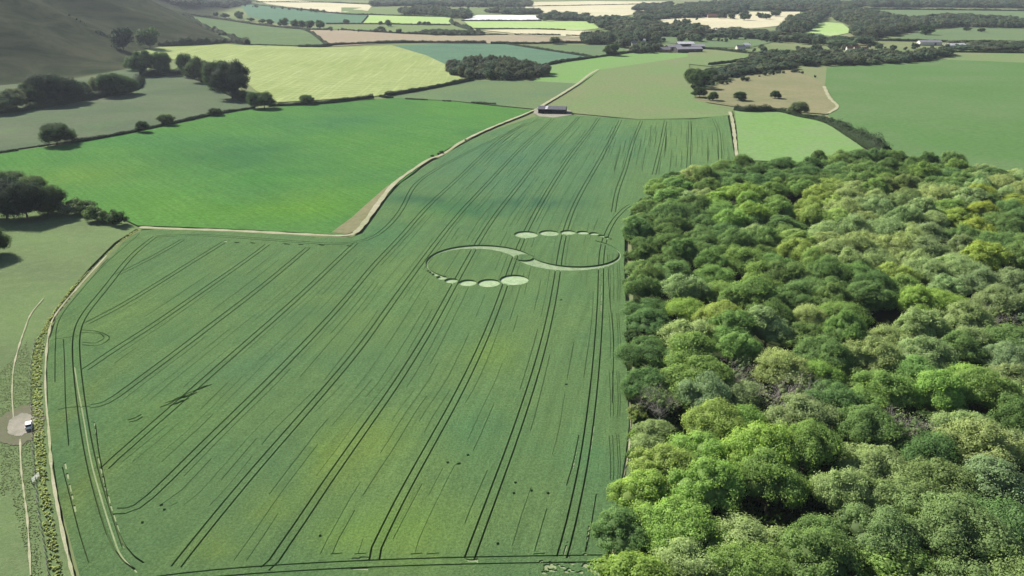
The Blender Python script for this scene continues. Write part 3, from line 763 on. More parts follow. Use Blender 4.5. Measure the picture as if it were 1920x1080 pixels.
# sparse, twiggy trees
SPARSE = []
for s in (21, 22, 23):
    V, Q, T = crown(s, Rr=7., Rv=6., zc=9, nl=34, per=38, leaf=.22, loose=.3, core=.2, lobe=(.13, .24))
    tv, tq = trunk(s, 8, .3, 4); bv, bq = bare_twigs(s)
    SPARSE.append((quads_mesh('crown', V, Q, M_LEAF, T), quads_mesh('trunk', *join([(tv, tq)]), M_TWIG), quads_mesh('branches', bv, bq, M_TWIG)))
# light meshes for trees far away
FAR = []
for s in (31, 32, 33, 34):
    V, Q, T = crown(s, Rr=7., Rv=6.4, zc=5.7, nl=28, per=46, leaf=.60, lobe=(.26, .40), core=.66, cut=-.85)
    tv, tq = trunk(s, 5, .4, 3, 3)
    FAR.append((quads_mesh('crown', V, Q, M_LEAF, T), quads_mesh('trunk', tv, tq, M_BARK), V, Q, T))
CLR = {'dark green': (.062, .112, .040), 'deep green': (.082, .145, .050), 'mid green': (.118, .188, .066), 'fresh green': (.152, .240, .072), 'lime green': (.205, .310, .078),
       'yellow green': (.240, .315, .095), 'pale green': (.245, .305, .135), 'grey green': (.185, .235, .120), 'olive green': (.155, .205, .082), 'golden green': (.25, .305, .065), 'blackish green': (.034, .060, .034)}
trng = random.Random(77)
def place_tree(x, y, var, colour, label, group, radius=None, height=None, name='broadleaf_tree', far=False, sparse=False, rz=None, cat='tree'):
    o = empty(name, (x, y, h1(x, y) - .05), trng.uniform(0, 6.28) if rz is None else rz)
    c = CLR[colour]
    if name == 'broadleaf_tree': c = tuple(.76 * a_ + .24 * b_ for a_, b_ in zip(c, (.150, .228, .070)))
    j = [trng.uniform(.93, 1.07) for _ in range(2)]
    gain = 1.5 if name == 'broadleaf_tree' else .85
    j[1] *= gain
    rgb = (c[0] * j[0] * j[1], c[1] * j[1], c[2] * j[1] / j[0], 1)
    if sparse:
        cm, tm, bm = SPARSE[var % 3]; parts = [('crown', cm), ('trunk', tm), ('branches', bm)]; R0, H0 = 7., 15.
    elif far:
        cm, tm = FAR[var % 4][:2]; parts = [('crown', cm), ('trunk', tm)]; R0, H0 = 7., 13.
    else:
        cm, tm, R0, H0 = TM[LOW0 + var % 3] if name == 'field_tree' else TM[var % NV]; parts = [('crown', cm), ('trunk', tm)]
    s = (radius or R0) / R0; sz = (height or H0 * s) / H0
    o.scale = (s * trng.uniform(.93, 1.07), s * trng.uniform(.93, 1.07), sz)
    for nm, me in parts:
        p = bpy.data.objects.new(nm, me); col.objects.link(p); p.parent = o; p.color = rgb
    return tag(o, label, cat, group)

# --- the big wood: rows of trees behind the wheat
ORD = 'zeroth first second third fourth fifth sixth seventh eighth ninth tenth eleventh twelfth thirteenth fourteenth fifteenth sixteenth seventeenth eighteenth nineteenth twentieth'.split()
ORD += ['twenty-' + k for k in ORD[1:10]] + ['thirtieth']
ANCH = [(1200, 400, 'mid green'), (1260, 340, 'fresh green'), (1330, 330, 'mid green'), (1420, 330, 'deep green'), (1500, 310, 'deep green'), (1600, 300, 'mid green'), (1700, 300, 'deep green'), (1800, 330, 'mid green'), (1880, 330, 'pale green'),
        (1380, 385, 'lime green'), (1230, 430, 'deep green'), (1330, 420, 'deep green'), (1300, 460, 'deep green'), (1480, 380, 'fresh green'), (1440, 430, 'mid green'), (1540, 390, 'yellow green'), (1620, 380, 'pale green'), (1700, 370, 'olive green'), (1760, 390, 'pale green'), (1850, 390, 'golden green'), (1830, 425, 'golden green'),
        (1900, 420, 'mid green'), (1510, 470, 'yellow green'), (1590, 460, 'pale green'), (1650, 450, 'pale green'), (1750, 460, 'grey green'), (1340, 490, 'fresh green'), (1200, 520, 'mid green'), (1300, 545, 'lime green'), (1400, 520, 'fresh green'), (1470, 540, 'mid green'), (1560, 550, 'mid green'), (1640, 550, 'fresh green'), (1700, 540, 'yellow green'), (1790, 520, 'pale green'), (1870, 540, 'grey green'),
        (1200, 600, 'deep green'), (1260, 620, 'pale green'), (1370, 580, 'yellow green'), (1440, 600, 'pale green'), (1540, 640, 'mid green'), (1610, 620, 'fresh green'), (1680, 630, 'pale green'), (1750, 570, 'lime green'), (1830, 620, 'pale green'), (1900, 650, 'grey green'), (1230, 660, 'deep green'), (1340, 650, 'fresh green'), (1430, 680, 'olive green'),
        (1210, 710, 'deep green'), (1560, 700, 'lime green'), (1680, 700, 'fresh green'), (1800, 700, 'lime green'), (1620, 740, 'mid green'), (1700, 760, 'lime green'), (1400, 740, 'grey green'), (1500, 740, 'grey green'), (1250, 800, 'pale green'), (1300, 780, 'yellow green'), (1440, 810, 'lime green'), (1500, 850, 'fresh green'), (1600, 880, 'pale green'), (1700, 900, 'olive green'), (1860, 800, 'pale green'), (1900, 870, 'grey green'), (1220, 870, 'yellow green'), (1330, 870, 'lime green'), (1360, 880, 'lime green'),
        (1250, 920, 'lime green'), (1440, 970, 'lime green'), (1380, 930, 'yellow green'), (1350, 1020, 'fresh green'), (1500, 1020, 'mid green'), (1600, 1040, 'olive green'), (1700, 1000, 'olive green'), (1800, 950, 'olive green'), (1850, 1030, 'olive green'), (1200, 1040, 'lime green'), (1250, 1060, 'fresh green'), (1900, 1000, 'mid green')]
SPARSE_PX = [(1250, 700), (1390, 710), (1330, 800), (1570, 790), (1600, 770), (1480, 730), (1720, 790), (1690, 800), (1180, 770), (1420, 620), (1860, 570), (1240, 760)]
edge_px = [(1250, 345), (1214, 370), (1180, 420), (1182, 500), (1180, 600), (1178, 720), (1186, 800), (1182, 860), (1176, 900), (1176, 960), (1150, 1020), (1132, 1060), (1115, 1150), (1100, 1500)]
edge_w = sorted([at(*p) for p in edge_px], key=lambda p: p[1])
back_px = [(1190, 366), (1300, 346), (1400, 336), (1500, 322), (1640, 312), (1760, 330), (1900, 344), (2100, 345)]
back_w = sorted([at(*p) for p in back_px], key=lambda p: p[0])
def proj(x, y, z=0):
    dz = CAM_H - z
    depth = y * math.cos(PITCH) + dz * math.sin(PITCH)
    up = y * math.sin(PITCH) - dz * math.cos(PITCH)
    return 960 + FPX * x / depth, 540 - FPX * up / depth
rowN = 0; nforest = 0
Y = 112.
while Y < 530:
    cells = []
    xl = float(np.interp(Y, [p[1] for p in edge_w], [p[0] for p in edge_w])) + 4.8
    xr = .62 * (Y * .93 + 44) + 12
    xs = xl
    k = 0
    while xs < xr:
        x = xs + trng.uniform(-2.6, 2.6) * (1 if k else .3); y = Y + trng.uniform(-4, 4)
        yb = float(np.interp(x, [p[0] for p in back_w], [p[1] for p in back_w]))
        if y < yb - 3: cells.append((x, y))
        xs += trng.uniform(12.2, 15.6); k += 1
    if cells: rowN += 1
    for i, (x, y) in enumerate(cells):
        h = trng.uniform(12.5, 18.5); r = trng.uniform(7.2, 10.4)
        if i == 0: h *= trng.uniform(.62, 1.0); r *= trng.uniform(.7, 1.0); x += trng.uniform(-1.5, 3)
        if i and Y > 220 and trng.random() < .03: continue
        px, py = proj(x, y, h * .72)
        if px > 2010 or py > 1190 or px < 1050: continue
        best = min(ANCH, key=lambda a: (a[0] - px) ** 2 + ((a[1] - py) * 1.6) ** 2 + trng.uniform(0, 2500))
        colr = best[2]
        if trng.random() < .16: colr = trng.choice(['mid green', 'fresh green', 'deep green', 'pale green'])
        sp = min(math.hypot(px - a, (py - b) * 1.3) for a, b in SPARSE_PX) < 26
        if sp: colr = trng.choice(['grey green', 'olive green'])
        lab = f"{colr} tree in the wood, {ORD[rowN]} row from the near end, {ORD[i + 1]} from wheat"
        place_tree(x, y, trng.randrange(8), colr, lab, 'broadleaf trees of the big wood', r, h, sparse=sp); nforest += 1
    Y += 14.2
print('forest trees', nforest)

# --- single trees and clumps elsewhere: (px, py of the base, height m, radius m, colour, label)
TREES = [
 (108, 270, 16.5, 11.5, 'dark green', 'large rounded tree alone in the hedge at far left, casting a round shadow'),
 (268, 247, 10, 5, 'dark green', 'narrow pointed tree in the left hedge between the round trees'),
 (312, 234, 9.5, 7, 'mid green', 'soft grey-green round tree in the hedge right of the pointed one'),
 (404, 216, 7.5, 6.5, 'dark green', 'small squat tree pair in the hedge before the tall clump'),
 (478, 203, 16, 7, 'deep green', 'slim tree on the left of the pair at the hedge junction'),
 (496, 203, 17, 9.5, 'deep green', 'broad tree on the right of the pair at the hedge junction'),
 (575, 195, 9.5, 7.5, 'mid green', 'lone umbrella-shaped tree on the hedge below the pale striped field'),
 (436, 184, 40, 19, 'blackish green', 'tallest dark tree of the clump left of the striped field'),
 (412, 168, 33, 17, 'dark green', 'dark tree second in the clump beside the striped field'),
 (376, 154, 31, 15, 'dark green', 'round dark tree in the middle of the clump above the pasture'),
 (350, 144, 30, 11, 'deep green', 'thin-topped tree at the upper end of the clump beside striped field'),
 (305, 140, 30, 12, 'deep green', 'loose tree at the right of the pair above the small paddock'),
 (268, 141, 33, 16, 'dark green', 'wide dark tree at the left of the pair above the small paddock'),
 (252, 132, 20, 11, 'deep green', 'low tree left of the wide dark one by the paddock'),
 (232, 94, 36, 17, 'blackish green', 'dark rounded tree on the hill, left of two'),
 (282, 90, 34, 18, 'dark green', 'dark rounded tree on the hill, right of two'),
 (240, 176, 22, 12, 'deep green', 'tree at the right-hand tip of the hillfoot wood'),
 (210, 180, 25, 14, 'dark green', 'dark tree near the right end of the hillfoot wood'),
 (182, 178, 21, 7, 'grey green', 'thin half-bare tree in the gap of the hillfoot wood'),
 (158, 184, 19, 9, 'grey green', 'bushy half-bare tree in the gap of the hillfoot wood'),
 (124, 192, 29, 17, 'blackish green', 'right half of the largest dark crown in the hillfoot wood'),
 (90, 196, 31, 18, 'blackish green', 'largest dark crown in the hillfoot wood'),
 (58, 200, 25, 14, 'dark green', 'dark tree left of the largest crown in the hillfoot wood'),
 (32, 206, 22, 12, 'grey green', 'pale-topped tree toward the left of the hillfoot wood'),
 (6, 212, 22, 12, 'grey green', 'pale-topped tree at the far left of the hillfoot wood'),
 (14, 410, 23, 12, 'blackish green', 'big dark tree at the front left of the small left wood'),
 (52, 410, 22, 11, 'blackish green', 'big dark tree in the front middle of the small left wood'),
 (92, 404, 17, 9, 'dark green', 'dark tree at the right end of the small left wood'),
 (-12, 372, 17, 9, 'dark green', 'tree cut by the frame at the back of the small left wood'),
 (24, 366, 15, 9, 'mid green', 'green-topped tree at the back left of the small left wood'),
 (64, 376, 15, 8.5, 'mid green', 'green-topped tree at the back right of the small left wood'),
 (-16, 480, 15, 8, 'dark green', 'separate tree cut by the frame below the small left wood'),
 (471, 40, 11, 10, 'dark green', None), (492, 43, 12, 11, 'dark green', None), (450, 36, 14, 9, 'dark green', None), (506, 46, 15, 10, 'dark green', None), (526, 49, 14, 7, 'dark green', None), (534, 50, 22, 10, 'deep green', None),
 (553, 52, 20, 12, 'deep green', None), (568, 53, 19, 11, 'dark green', None), (582, 54, 20, 11, 'dark green', None), (600, 54, 21, 12, 'deep green', None), (405, 31, 14, 9, 'dark green', None), (422, 34, 16, 13, 'dark green', None),
 (448, 34, 22, 13, 'dark green', None), (728, 50, 17, 9, 'deep green', 'tall small tree on the line between two far pale fields'),
 (715, 56, 9, 9, 'dark green', 'low tree just left below the tall one between far fields'),
 (649, 44, 11, 10, 'dark green', 'lone dark tree in the far blue-green field'),
 (1042, 82, 13, 11, 'grey green', 'grey leafless-looking tree on the hedge above the meadow'),
 (1147, 104, 18, 14, 'dark green', 'round tree on the hedge left of the farm'),
 (1387, 188, 9, 6, 'dark green', 'small round bush-like tree, left one of two on the dry stubble'),
 (1453, 184, 8, 5.5, 'dark green', 'small round bush-like tree, right one of two on the dry stubble'),
 (1337, 188, 9, 5, 'deep green', 'slim small tree at the left corner of the dry stubble'),
 (1497, 214, 12, 9, 'grey green', 'feathery grey-green tree on the hedge below the dry stubble'),
 (1310, 165, 22, 11, 'deep green', 'tall spreading tree at the top of the clump by the track pasture'),
 (1298, 160, 20, 10, 'deep green', 'left tree of the clump by the track pasture'),
 (1312, 182, 12, 8, 'dark green', 'low tree at the foot of the clump by the track pasture'),
 (1330, 148, 13, 10, 'dark green', 'tree at the left end of the belt above the dry stubble'),
 (1455, 31, 18, 15, 'dark green', None), (1437, 36, 17, 12, 'dark green', None), (1424, 34, 17, 11, 'dark green', None), (1395, 38, 20, 16, 'dark green', None), (1735, 65, 20, 17, 'dark green', 'round dark tree in the right-hand far pasture'),
 (1840, 60, 9, 9, 'dark green', None), (1812, 58, 9, 9, 'dark green', None),
]
ROWL = ['small far tree in the row above the sloping green field, {} from its left end']
k = 0; kk = 0
for px, py, H, r, c, lab in TREES:
    x, y = at(px, py); s = scale_at(y)
    if lab is None:
        if px < 620:
            pass
        elif px < 1500: kk += 1
    far = s < 1.25
    g = 'trees in the fields and hedges'
    if lab is None and px < 620:
        rowx = sorted(p[0] for p in TREES if p[5] is None and p[0] < 620)
        lab = f"dark far tree in the row above the sloping green field, {ORD[rowx.index(px) + 1]} from its left end"; g = 'row of trees above the sloping field'
    elif lab is None and px < 1500:
        rowx = sorted(p[0] for p in TREES if p[5] is None and 1300 < p[0] < 1500)
        lab = f"round dark parkland tree on the pale far field, {ORD[rowx.index(px) + 1]} of four from the left"; g = 'parkland trees'
    elif lab is None:
        lab = f"small dark tree {'right' if px > 1820 else 'left'} one of two in the right-hand far pasture"
    place_tree(x, y, trng.randrange(8), c, lab, g, r, H, name='field_tree', far=far)

# ------------------------------------------------------------------ hedges, bushes
def hedge_geo(L, Hh, Wd, seed, size, dens, ragged=.35, gaps=0.):
    rs = np.random.RandomState(seed)
    L = np.array(L); seg = np.linalg.norm(np.diff(L, axis=0), axis=1); cum = np.concatenate([[0], np.cumsum(seg)])
    tot = cum[-1]; n = int(tot * dens)
    t = rs.uniform(0, tot, n)
    if gaps > 0: t = t[(np.sin(t / 17.3 + seed) + np.sin(t / 6.1) * .6) > -1.6 + gaps * 2]; n = len(t)
    bx, by = np.interp(t, cum, L[:, 0]), np.interp(t, cum, L[:, 1])
    dx = np.interp(t + 2, cum, L[:, 0]) - np.interp(t - 2, cum, L[:, 0]); dy = np.interp(t + 2, cum, L[:, 1]) - np.interp(t - 2, cum, L[:, 1])
    q = np.hypot(dx, dy) + 1e-6; nx, ny = -dy / q, dx / q
    hl = Hh * (1 + ragged * (.6 * np.sin(t / 9 + seed) * np.sin(t / 3.7) + .5 * np.sin(t / 23 + 2 * seed)))
    a = rs.uniform(-.25, math.pi + .25, n)
    k = rs.uniform(.8, 1.08, n)
    ox = np.cos(a) * Wd / 2 * k; oz = np.maximum(.1, np.sin(a)) * hl * k * rs.uniform(.55, 1, n) ** .3
    X, Yy = bx + nx * ox, by + ny * ox
    Zz = hz(X, Yy) + oz
    P = np.stack([X, Yy, Zz], 1)
    N = np.stack([nx * np.cos(a), ny * np.cos(a), np.sin(a) + .2], 1) + rand_dirs(rs, n) * .7
    N /= np.linalg.norm(N, axis=1, keepdims=True)
    V, Q = leaf_quads(rs, P, N, size)
    T = np.repeat(rs.uniform(.7, 1.3, n) , 4)
    if gaps == 0:
        # a rough solid heart
        st = max(2., tot / 300); tt = np.arange(0, tot, st); cv = []
        for s_ in tt:
            x, y = np.interp(s_, cum, L[:, 0]), np.interp(s_, cum, L[:, 1])
            ddx = np.interp(s_ + 2, cum, L[:, 0]) - np.interp(s_ - 2, cum, L[:, 0]); ddy = np.interp(s_ + 2, cum, L[:, 1]) - np.interp(s_ - 2, cum, L[:, 1])
            qq = math.hypot(ddx, ddy) + 1e-6; ax, ay = -ddy / qq, ddx / qq; z = h1(x, y)
            hv = Hh * (1 + ragged * (.6 * math.sin(s_ / 9 + seed) * math.sin(s_ / 3.7) + .5 * math.sin(s_ / 23 + 2 * seed))) * .66
            for u_, v_ in ((-.42, 0), (-.4, .6), (-.15, 1), (.15, 1), (.4, .6), (.42, 0)): cv.append((x + ax * u_ * Wd, y + ay * u_ * Wd, z - .1 + v_ * hv))
        cq = [(i * 6 + j, i * 6 + j + 1, (i + 1) * 6 + j + 1, (i + 1) * 6 + j) for i in range(len(tt) - 1) for j in range(5)]
        if cq:
            b = len(V); V = np.concatenate([V, np.array(cv)]); Q = np.concatenate([Q, np.array(cq) + b]); T = np.concatenate([T, np.full(len(cv), .6)])
    return V, Q, T
hn = 0
def hedge(px_line, Hh, Wd, label, ragged=.35, gaps=0., name='hedge', mat=None, group='field hedges', cat='hedge'):
    global hn; hn += 1
    L = densify(smooth_line([at(*p) for p in px_line], 4), 6, False)
    D = np.mean([p[1] for p in L]); size = max(.36, D / 1500 * .7)
    dens = min(90, 1.3 * (Hh + Wd) / size ** 2)
    V, Q, T = hedge_geo(L, Hh, Wd, hn, size, dens, ragged, gaps)
    o = bpy.data.objects.new(name, quads_mesh(name, V, Q, mat or M_HEDGE, T)); col.objects.link(o)
    return tag(o, label, cat, group)
hedge([(135, 268), (180, 261), (250, 248), (330, 231), (400, 216), (478, 203)], 2.6, 3.2, 'long dark hedge below the grey pasture, from the lone round tree to the tree pair')
hedge([(-20, 214), (40, 208), (100, 198), (150, 188), (200, 180), (250, 168), (262, 150)], 7, 12, 'dark scrub filling the foot of the hillfoot wood', ragged=.7, name='scrub_belt', cat='scrub')
hedge([(262, 142), (300, 141), (345, 140), (380, 152), (420, 170), (460, 190)], 7, 10, 'dark scrub filling the foot of the clump left of the striped field', ragged=.6, name='scrub_belt', cat='scrub')
hedge([(-20, 290), (30, 283), (95, 272)], 1.6, 2.0, 'thin broken hedge at far left, left of the lone round tree', gaps=.35)
hedge([(505, 200), (600, 195), (700, 184)], 3.6, 4.0, 'thick clipped hedge between the striped field and the bright green field')
hedge([(712, 181), (736, 184)], 2.4, 3, 'short stub of hedge between the two gaps above the bright field')
hedge([(722, 181), (800, 168), (850, 158), (888, 150)], 4, 4.4, 'dark hedge climbing from the gap to the oval copse')
hedge([(760, 186), (800, 188), (870, 192), (930, 196)], 1.5, 2, 'broken line of low bushes along the top of the bright green field', gaps=.55)
hedge([(560, 88), (600, 88), (640, 84), (760, 80), (912, 81)], 4.5, 5, 'dark hedge between the pink plough and the striped field')
hedge([(920, 82), (1000, 82), (1090, 81), (1160, 84)], 4, 4.5, 'dark hedge right of the gap above the teal field')
hedge([(950, 83), (1030, 95), (1112, 108)], 3.2, 3.6, 'slanting hedge between the teal field and the small meadow')
hedge([(1018, 124), (1058, 116)], 4.2, 5, 'short thick hedge running right from the oval copse')
hedge([(1060, 116), (1110, 109), (1180, 99), (1215, 96)], 3.6, 4.4, 'dark hedge running past the round tree to the farm')
hedge([(346, 27), (365, 40), (390, 55), (420, 66), (445, 76)], 6, 9, 'bushy hedge down the hill flank beside the sloping green field', ragged=.8)
hedge([(300, 86), (340, 84), (390, 82), (430, 80), (465, 84)], 9, 12, 'broad band of scrub at the hill foot above the striped field', ragged=.7)
hedge([(470, 84), (540, 86), (605, 88)], 1.6, 2.5, 'thin low hedge between the sloping green field and striped field')
hedge([(560, 53), (580, 60), (600, 74), (615, 86)], 4, 6, 'ragged hedge between the sloping green field and the pink plough', ragged=.8)
hedge([(345, 24), (400, 34), (470, 44), (560, 54), (615, 56)], 4, 8, 'hedge under the row of far trees above the sloping field', ragged=.6)
hedge([(612, 45), (700, 45), (845, 47)], 3, 4, 'straight dark hedge under the lime far meadow')
hedge([(640, 56), (700, 60), (790, 64)], 3.6, 4.5, 'hedge along the top left of the pink plough', ragged=.5)
hedge([(470, 8), (560, 18), (640, 26), (690, 28), (845, 32)], 4, 5, 'far hedge below the pale ripe field', ragged=.5)
hedge([(690, 30), (678, 44)], 2.5, 4, 'short hedge closing the left side of the lime far meadow')
hedge([(480, 4), (620, 5), (700, 9)], 4, 6, 'faint farthest hedge at the top left')
hedge([(865, 39), (940, 39), (1015, 39)], 3.2, 4.5, 'straight dark hedge under the white covered field')
hedge([(890, 55), (960, 54), (1060, 56)], 2.2, 4, 'thin hedge under the lime rail field')
hedge([(900, 66), (1000, 65), (1150, 70)], 2.5, 4, 'low hedge between the pale strip and the pink field', gaps=.2)
hedge([(990, 12), (1100, 10), (1200, 8)], 3, 6, 'far hedge crossing the wide barley field')
hedge([(845, 40), (852, 46), (870, 52), (885, 56)], 6, 10, 'tree-like curved hedge beside the far lane', ragged=.7)
hedge([(1380, 206), (1400, 209), (1440, 208), (1470, 210), (1500, 218), (1540, 226), (1565, 236), (1590, 252), (1615, 268)], 4.5, 8, 'bushy hedge winding from the field corner to the wood', ragged=.7)
hedge([(1570, 236), (1600, 256), (1630, 276), (1660, 290)], 8, 11, 'tall thicket of scrub joining the winding hedge to the wood', ragged=.7)
hedge([(1640, 76), (1700, 77), (1800, 79), (1930, 80)], 4, 5, 'dark hedge below the right-hand far pasture')
hedge([(1620, 18), (1760, 19), (1930, 21)], 6, 8, 'dark hedge above the far right pasture')
hedge([(1780, 98), (1850, 99), (1930, 100)], 4, 6, 'long dark hedge at the top of the broad green field')
hedge([(1230, 52), (1290, 57), (1380, 60)], 7, 12, 'leafy hedge between the park field and the village lane', ragged=.6)
hedge([(1240, 97), (1320, 92), (1400, 100), (1480, 108)], 4, 5, 'dark hedge beyond the farm meadow')
hedge([(1330, 122), (1400, 113), (1440, 106)], 4, 6, 'dark hedge curving up from the belt of trees to the village', ragged=.3)

M_BUSH = leaf_mat('bush_leaf')
BUSHM = []
for s in (51, 52, 53):
    V, Q, T = crown(s, Rr=2.2, Rv=1.7, zc=1.5, nl=16, per=70, leaf=.16, lobe=(.28, .42), core=.6)
    BUSHM.append(quads_mesh('bush', V, Q, M_BUSH, T))
def bush(px, py, r, colour, label, group):
    x, y = at(px, py); o = bpy.data.objects.new('bush', BUSHM[trng.randrange(3)]); col.objects.link(o)
    o.location = (x, y, h1(x, y)); s = r / 2.2; o.scale = (s, s, s * trng.uniform(.8, 1.05)); o.rotation_euler = (0, 0, trng.uniform(0, 6))
    o.color = (*CLR[colour], 1); return tag(o, label, 'bush', group)
for i, (px, py, r, c) in enumerate([(128, 404, 5, 'grey green'), (146, 398, 5.5, 'deep green'), (164, 402, 5.5, 'deep green'), (178, 414, 5.2, 'mid green'), (192, 416, 4.8, 'mid green'), (206, 418, 3.4, 'dark green'), (222, 422, 5, 'dark green')]):
    bush(px, py, r, c, f"{c} bush in the line trailing from the left wood, {ORD[i + 1]} from the wood", 'bushes trailing from the left wood')
for i, (px, py, r, c) in enumerate([(1186, 750, 2.6, 'pale green'), (1192, 785, 3.2, 'yellow green'), (1196, 830, 3.0, 'lime green'), (1196, 868, 3.2, 'fresh green'), (1190, 925, 1.5, 'deep green'), (1200, 905, 2.6, 'fresh green'), (1192, 960, 2.5, 'lime green'), (1186, 1000, 3, 'pale green'), (1176, 1035, 2.4, 'fresh green'), (1166, 1070, 3.2, 'lime green'), (1210, 985, 3, 'lime green'), (1202, 1045, 3, 'fresh green'),
                                    (1186, 690, 3, 'mid green'), (1184, 640, 3, 'deep green'), (1182, 590, 3, 'mid green'), (1180, 540, 3, 'deep green'), (1178, 490, 3, 'mid green'), (1176, 450, 3, 'fresh green')]):
    nm = sorted([750, 785, 830, 868, 925, 905, 960, 1000, 1035, 1070, 985, 1045, 690, 640, 590, 540, 490, 450], reverse=True).index(py) + 1
    bush(px, py, r, c, f"{c} bush at the wheat edge of the big wood, {ORD[nm]} from the near end", 'bushes at the wood edge')
for i, (px, py, r) in enumerate([(811, 294, 1.3), (822, 290, 1.1), (828, 288, 1.5), (873, 264, 1.0)]):
    bush(px, py, r, 'dark green', f"tiny dark bush beside the pale farm track, {ORD[i + 1]} from the left", 'tiny bushes along the farm track')

# ------------------------------------------------------------------ distant woodland masses
def wood_mass(name, px_poly, spacing, H, label, seed, kind='stuff', mat=None, jit=.4, edge_only=False):
    W = [at(*p) for p in px_poly]; A = np.array(W); x0, y0 = A.min(0); x1, y1 = A.max(0)
    rs = np.random.RandomState(seed)
    gx, gy = np.meshgrid(np.arange(x0, x1 + spacing, spacing), np.arange(y0, y1 + spacing, spacing))
    gx = gx.ravel() + rs.uniform(-jit, jit, gx.size) * spacing; gy = gy.ravel() + rs.uniform(-jit, jit, gy.size) * spacing
    m = inside_np(gx, gy, W); gx, gy = gx[m], gy[m]
    VS, QS, TS, b = [], [], [], 0
    zz = hz(gx, gy)
    for x, y, z in zip(gx, gy, zz):
        V, Q, T = FAR[rs.randint(4)][2:]
        a = rs.uniform(0, 6.28); s = spacing / 14 * rs.uniform(1.0, 1.5); sz = H / 13 * rs.uniform(.65, 1.2)
        c_, s_ = math.cos(a), math.sin(a)
        VV = np.stack([x + s * (V[:, 0] * c_ - V[:, 1] * s_), y + s * (V[:, 0] * s_ + V[:, 1] * c_), z + V[:, 2] * sz - .5], 1)
        tc = np.array((1, 1, 1)) * rs.uniform(.7, 1.35) * np.array((rs.uniform(.85, 1.25), 1, rs.uniform(.85, 1.2)))
        VS.append(VV); QS.append(Q + b); TS.append(T[:, None] * tc); b += len(VV)
    if not VS: return
    o = bpy.data.objects.new(name, quads_mesh(name, np.concatenate(VS), np.concatenate(QS), mat or M_FARLEAF, np.concatenate(TS)))
    col.objects.link(o); print(name, label, len(VS))
    return tag(o, label, 'woodland', None, kind)
wood_mass('copse', [(840, 134), (852, 126), (900, 118), (960, 122), (1000, 130), (1024, 136), (1026, 142), (990, 149), (940, 150), (890, 148), (850, 142)], 10, 13, 'oval copse of dark trees standing alone between the fields', 3)
wood_mass('woodland', [(1160, 92), (1160, 82), (1100, 84), (1095, 76), (1180, 64), (1230, 66), (1235, 78), (1190, 84)], 15, 16, 'dark woodland left of the farm buildings', 4)
wood_mass('woodland', [(1180, 100), (1200, 90), (1232, 88), (1236, 98), (1225, 101)], 13, 13, 'small clump of dark trees against the farm sheds', 5)
wood_mass('woodland', [(1105, 40), (1160, 38), (1240, 50), (1300, 52), (1330, 60), (1300, 72), (1230, 68), (1170, 60), (1115, 50)], 27, 15, 'open village trees between the lime field and the farm', 6)
wood_mass('woodland', [(1190, 32), (1280, 14), (1390, 6), (1400, 22), (1330, 32), (1240, 36), (1210, 42)], 24, 19, 'broad dark wood at the top beyond the barley field', 7)
wood_mass('woodland', [(1190, 20), (1200, 12), (1260, 8), (1250, 18)], 22, 15, 'small wood cutting into the wide barley field', 8)
wood_mass('woodland', [(1460, 70), (1480, 40), (1530, 26), (1560, 26), (1530, 44), (1510, 62), (1490, 72)], 20, 19, 'tall dark wood left of the bright glade', 9)
wood_mass('woodland', [(1560, 24), (1640, 26), (1700, 40), (1800, 34), (1930, 44), (1930, 54), (1800, 50), (1720, 56), (1650, 72), (1600, 70), (1600, 50), (1570, 40)], 20, 17, 'long dark belt of woodland under the far right pasture', 10)
wood_mass('woodland', [(1370, 8), (1500, 5), (1620, 10), (1600, 22), (1500, 22), (1400, 20)], 28, 19, 'far belt of trees along the top right', 11)
wood_mass('woodland', [(1600, 4), (1930, 2), (1930, 16), (1760, 14), (1640, 14)], 34, 22, 'farthest dark woods at the top right corner', 12)
wood_mass('woodland', [(1290, 66), (1330, 60), (1400, 62), (1480, 68), (1540, 76), (1680, 80), (1600, 86), (1480, 78), (1380, 70), (1320, 70)], 31, 13, 'scattered village trees along the lane', 13)
wood_mass('woodland', [(1400, 112), (1480, 102), (1600, 104), (1700, 104), (1780, 100), (1780, 108), (1700, 118), (1560, 124), (1490, 124), (1400, 120)], 15, 12, 'belt of trees round the cottages above the broad green field', 14)
wood_mass('woodland', [(1310, 160), (1330, 138), (1400, 120), (1490, 120), (1500, 128), (1400, 140), (1350, 152)], 13, 9, 'belt of trees above the dry stubble', 15)
wood_mass('woodland', [(755, 24), (800, 17), (840, 22), (880, 26), (880, 36), (850, 34), (800, 28)], 24, 17, 'dark clump of far trees left of the white covered field', 16)
wood_mass('woodland', [(750, 22), (775, 24), (775, 29), (752, 28)], 20, 20, 'round far wood above the lime meadow', 17)
wood_mass('woodland', [(905, 24), (940, 20), (1010, 22), (1012, 27), (960, 27)], 22, 14, 'low line of far trees behind the white covered field', 18)
wood_mass('woodland', [(785, 63), (800, 60), (900, 62), (908, 66), (860, 67), (800, 66)], 12, 8, 'long dark thicket on the upper edge of the pink plough', 19)
wood_mass('woodland', [(1010, 36), (1040, 28), (1080, 32), (1110, 36), (1100, 40), (1040, 38)], 22, 15, 'far clump right of the white covered field', 20)
wood_mass('woodland', [(700, 6), (850, 6), (990, 4), (990, 13), (900, 13), (800, 11), (700, 12)], 36, 18, 'farthest band of woods along the top centre', 21)
wood_mass('woodland', [(290, -4), (460, 0), (470, 8), (430, 14), (380, 12), (330, 12)], 34, 22, 'hazy woods behind the shoulder of the hill', 22)
wood_mass('woodland', [(1770, 84), (1930, 82), (1930, 94), (1800, 94)], 26, 8, 'loose bushes under the right-hand far hedge', 23)

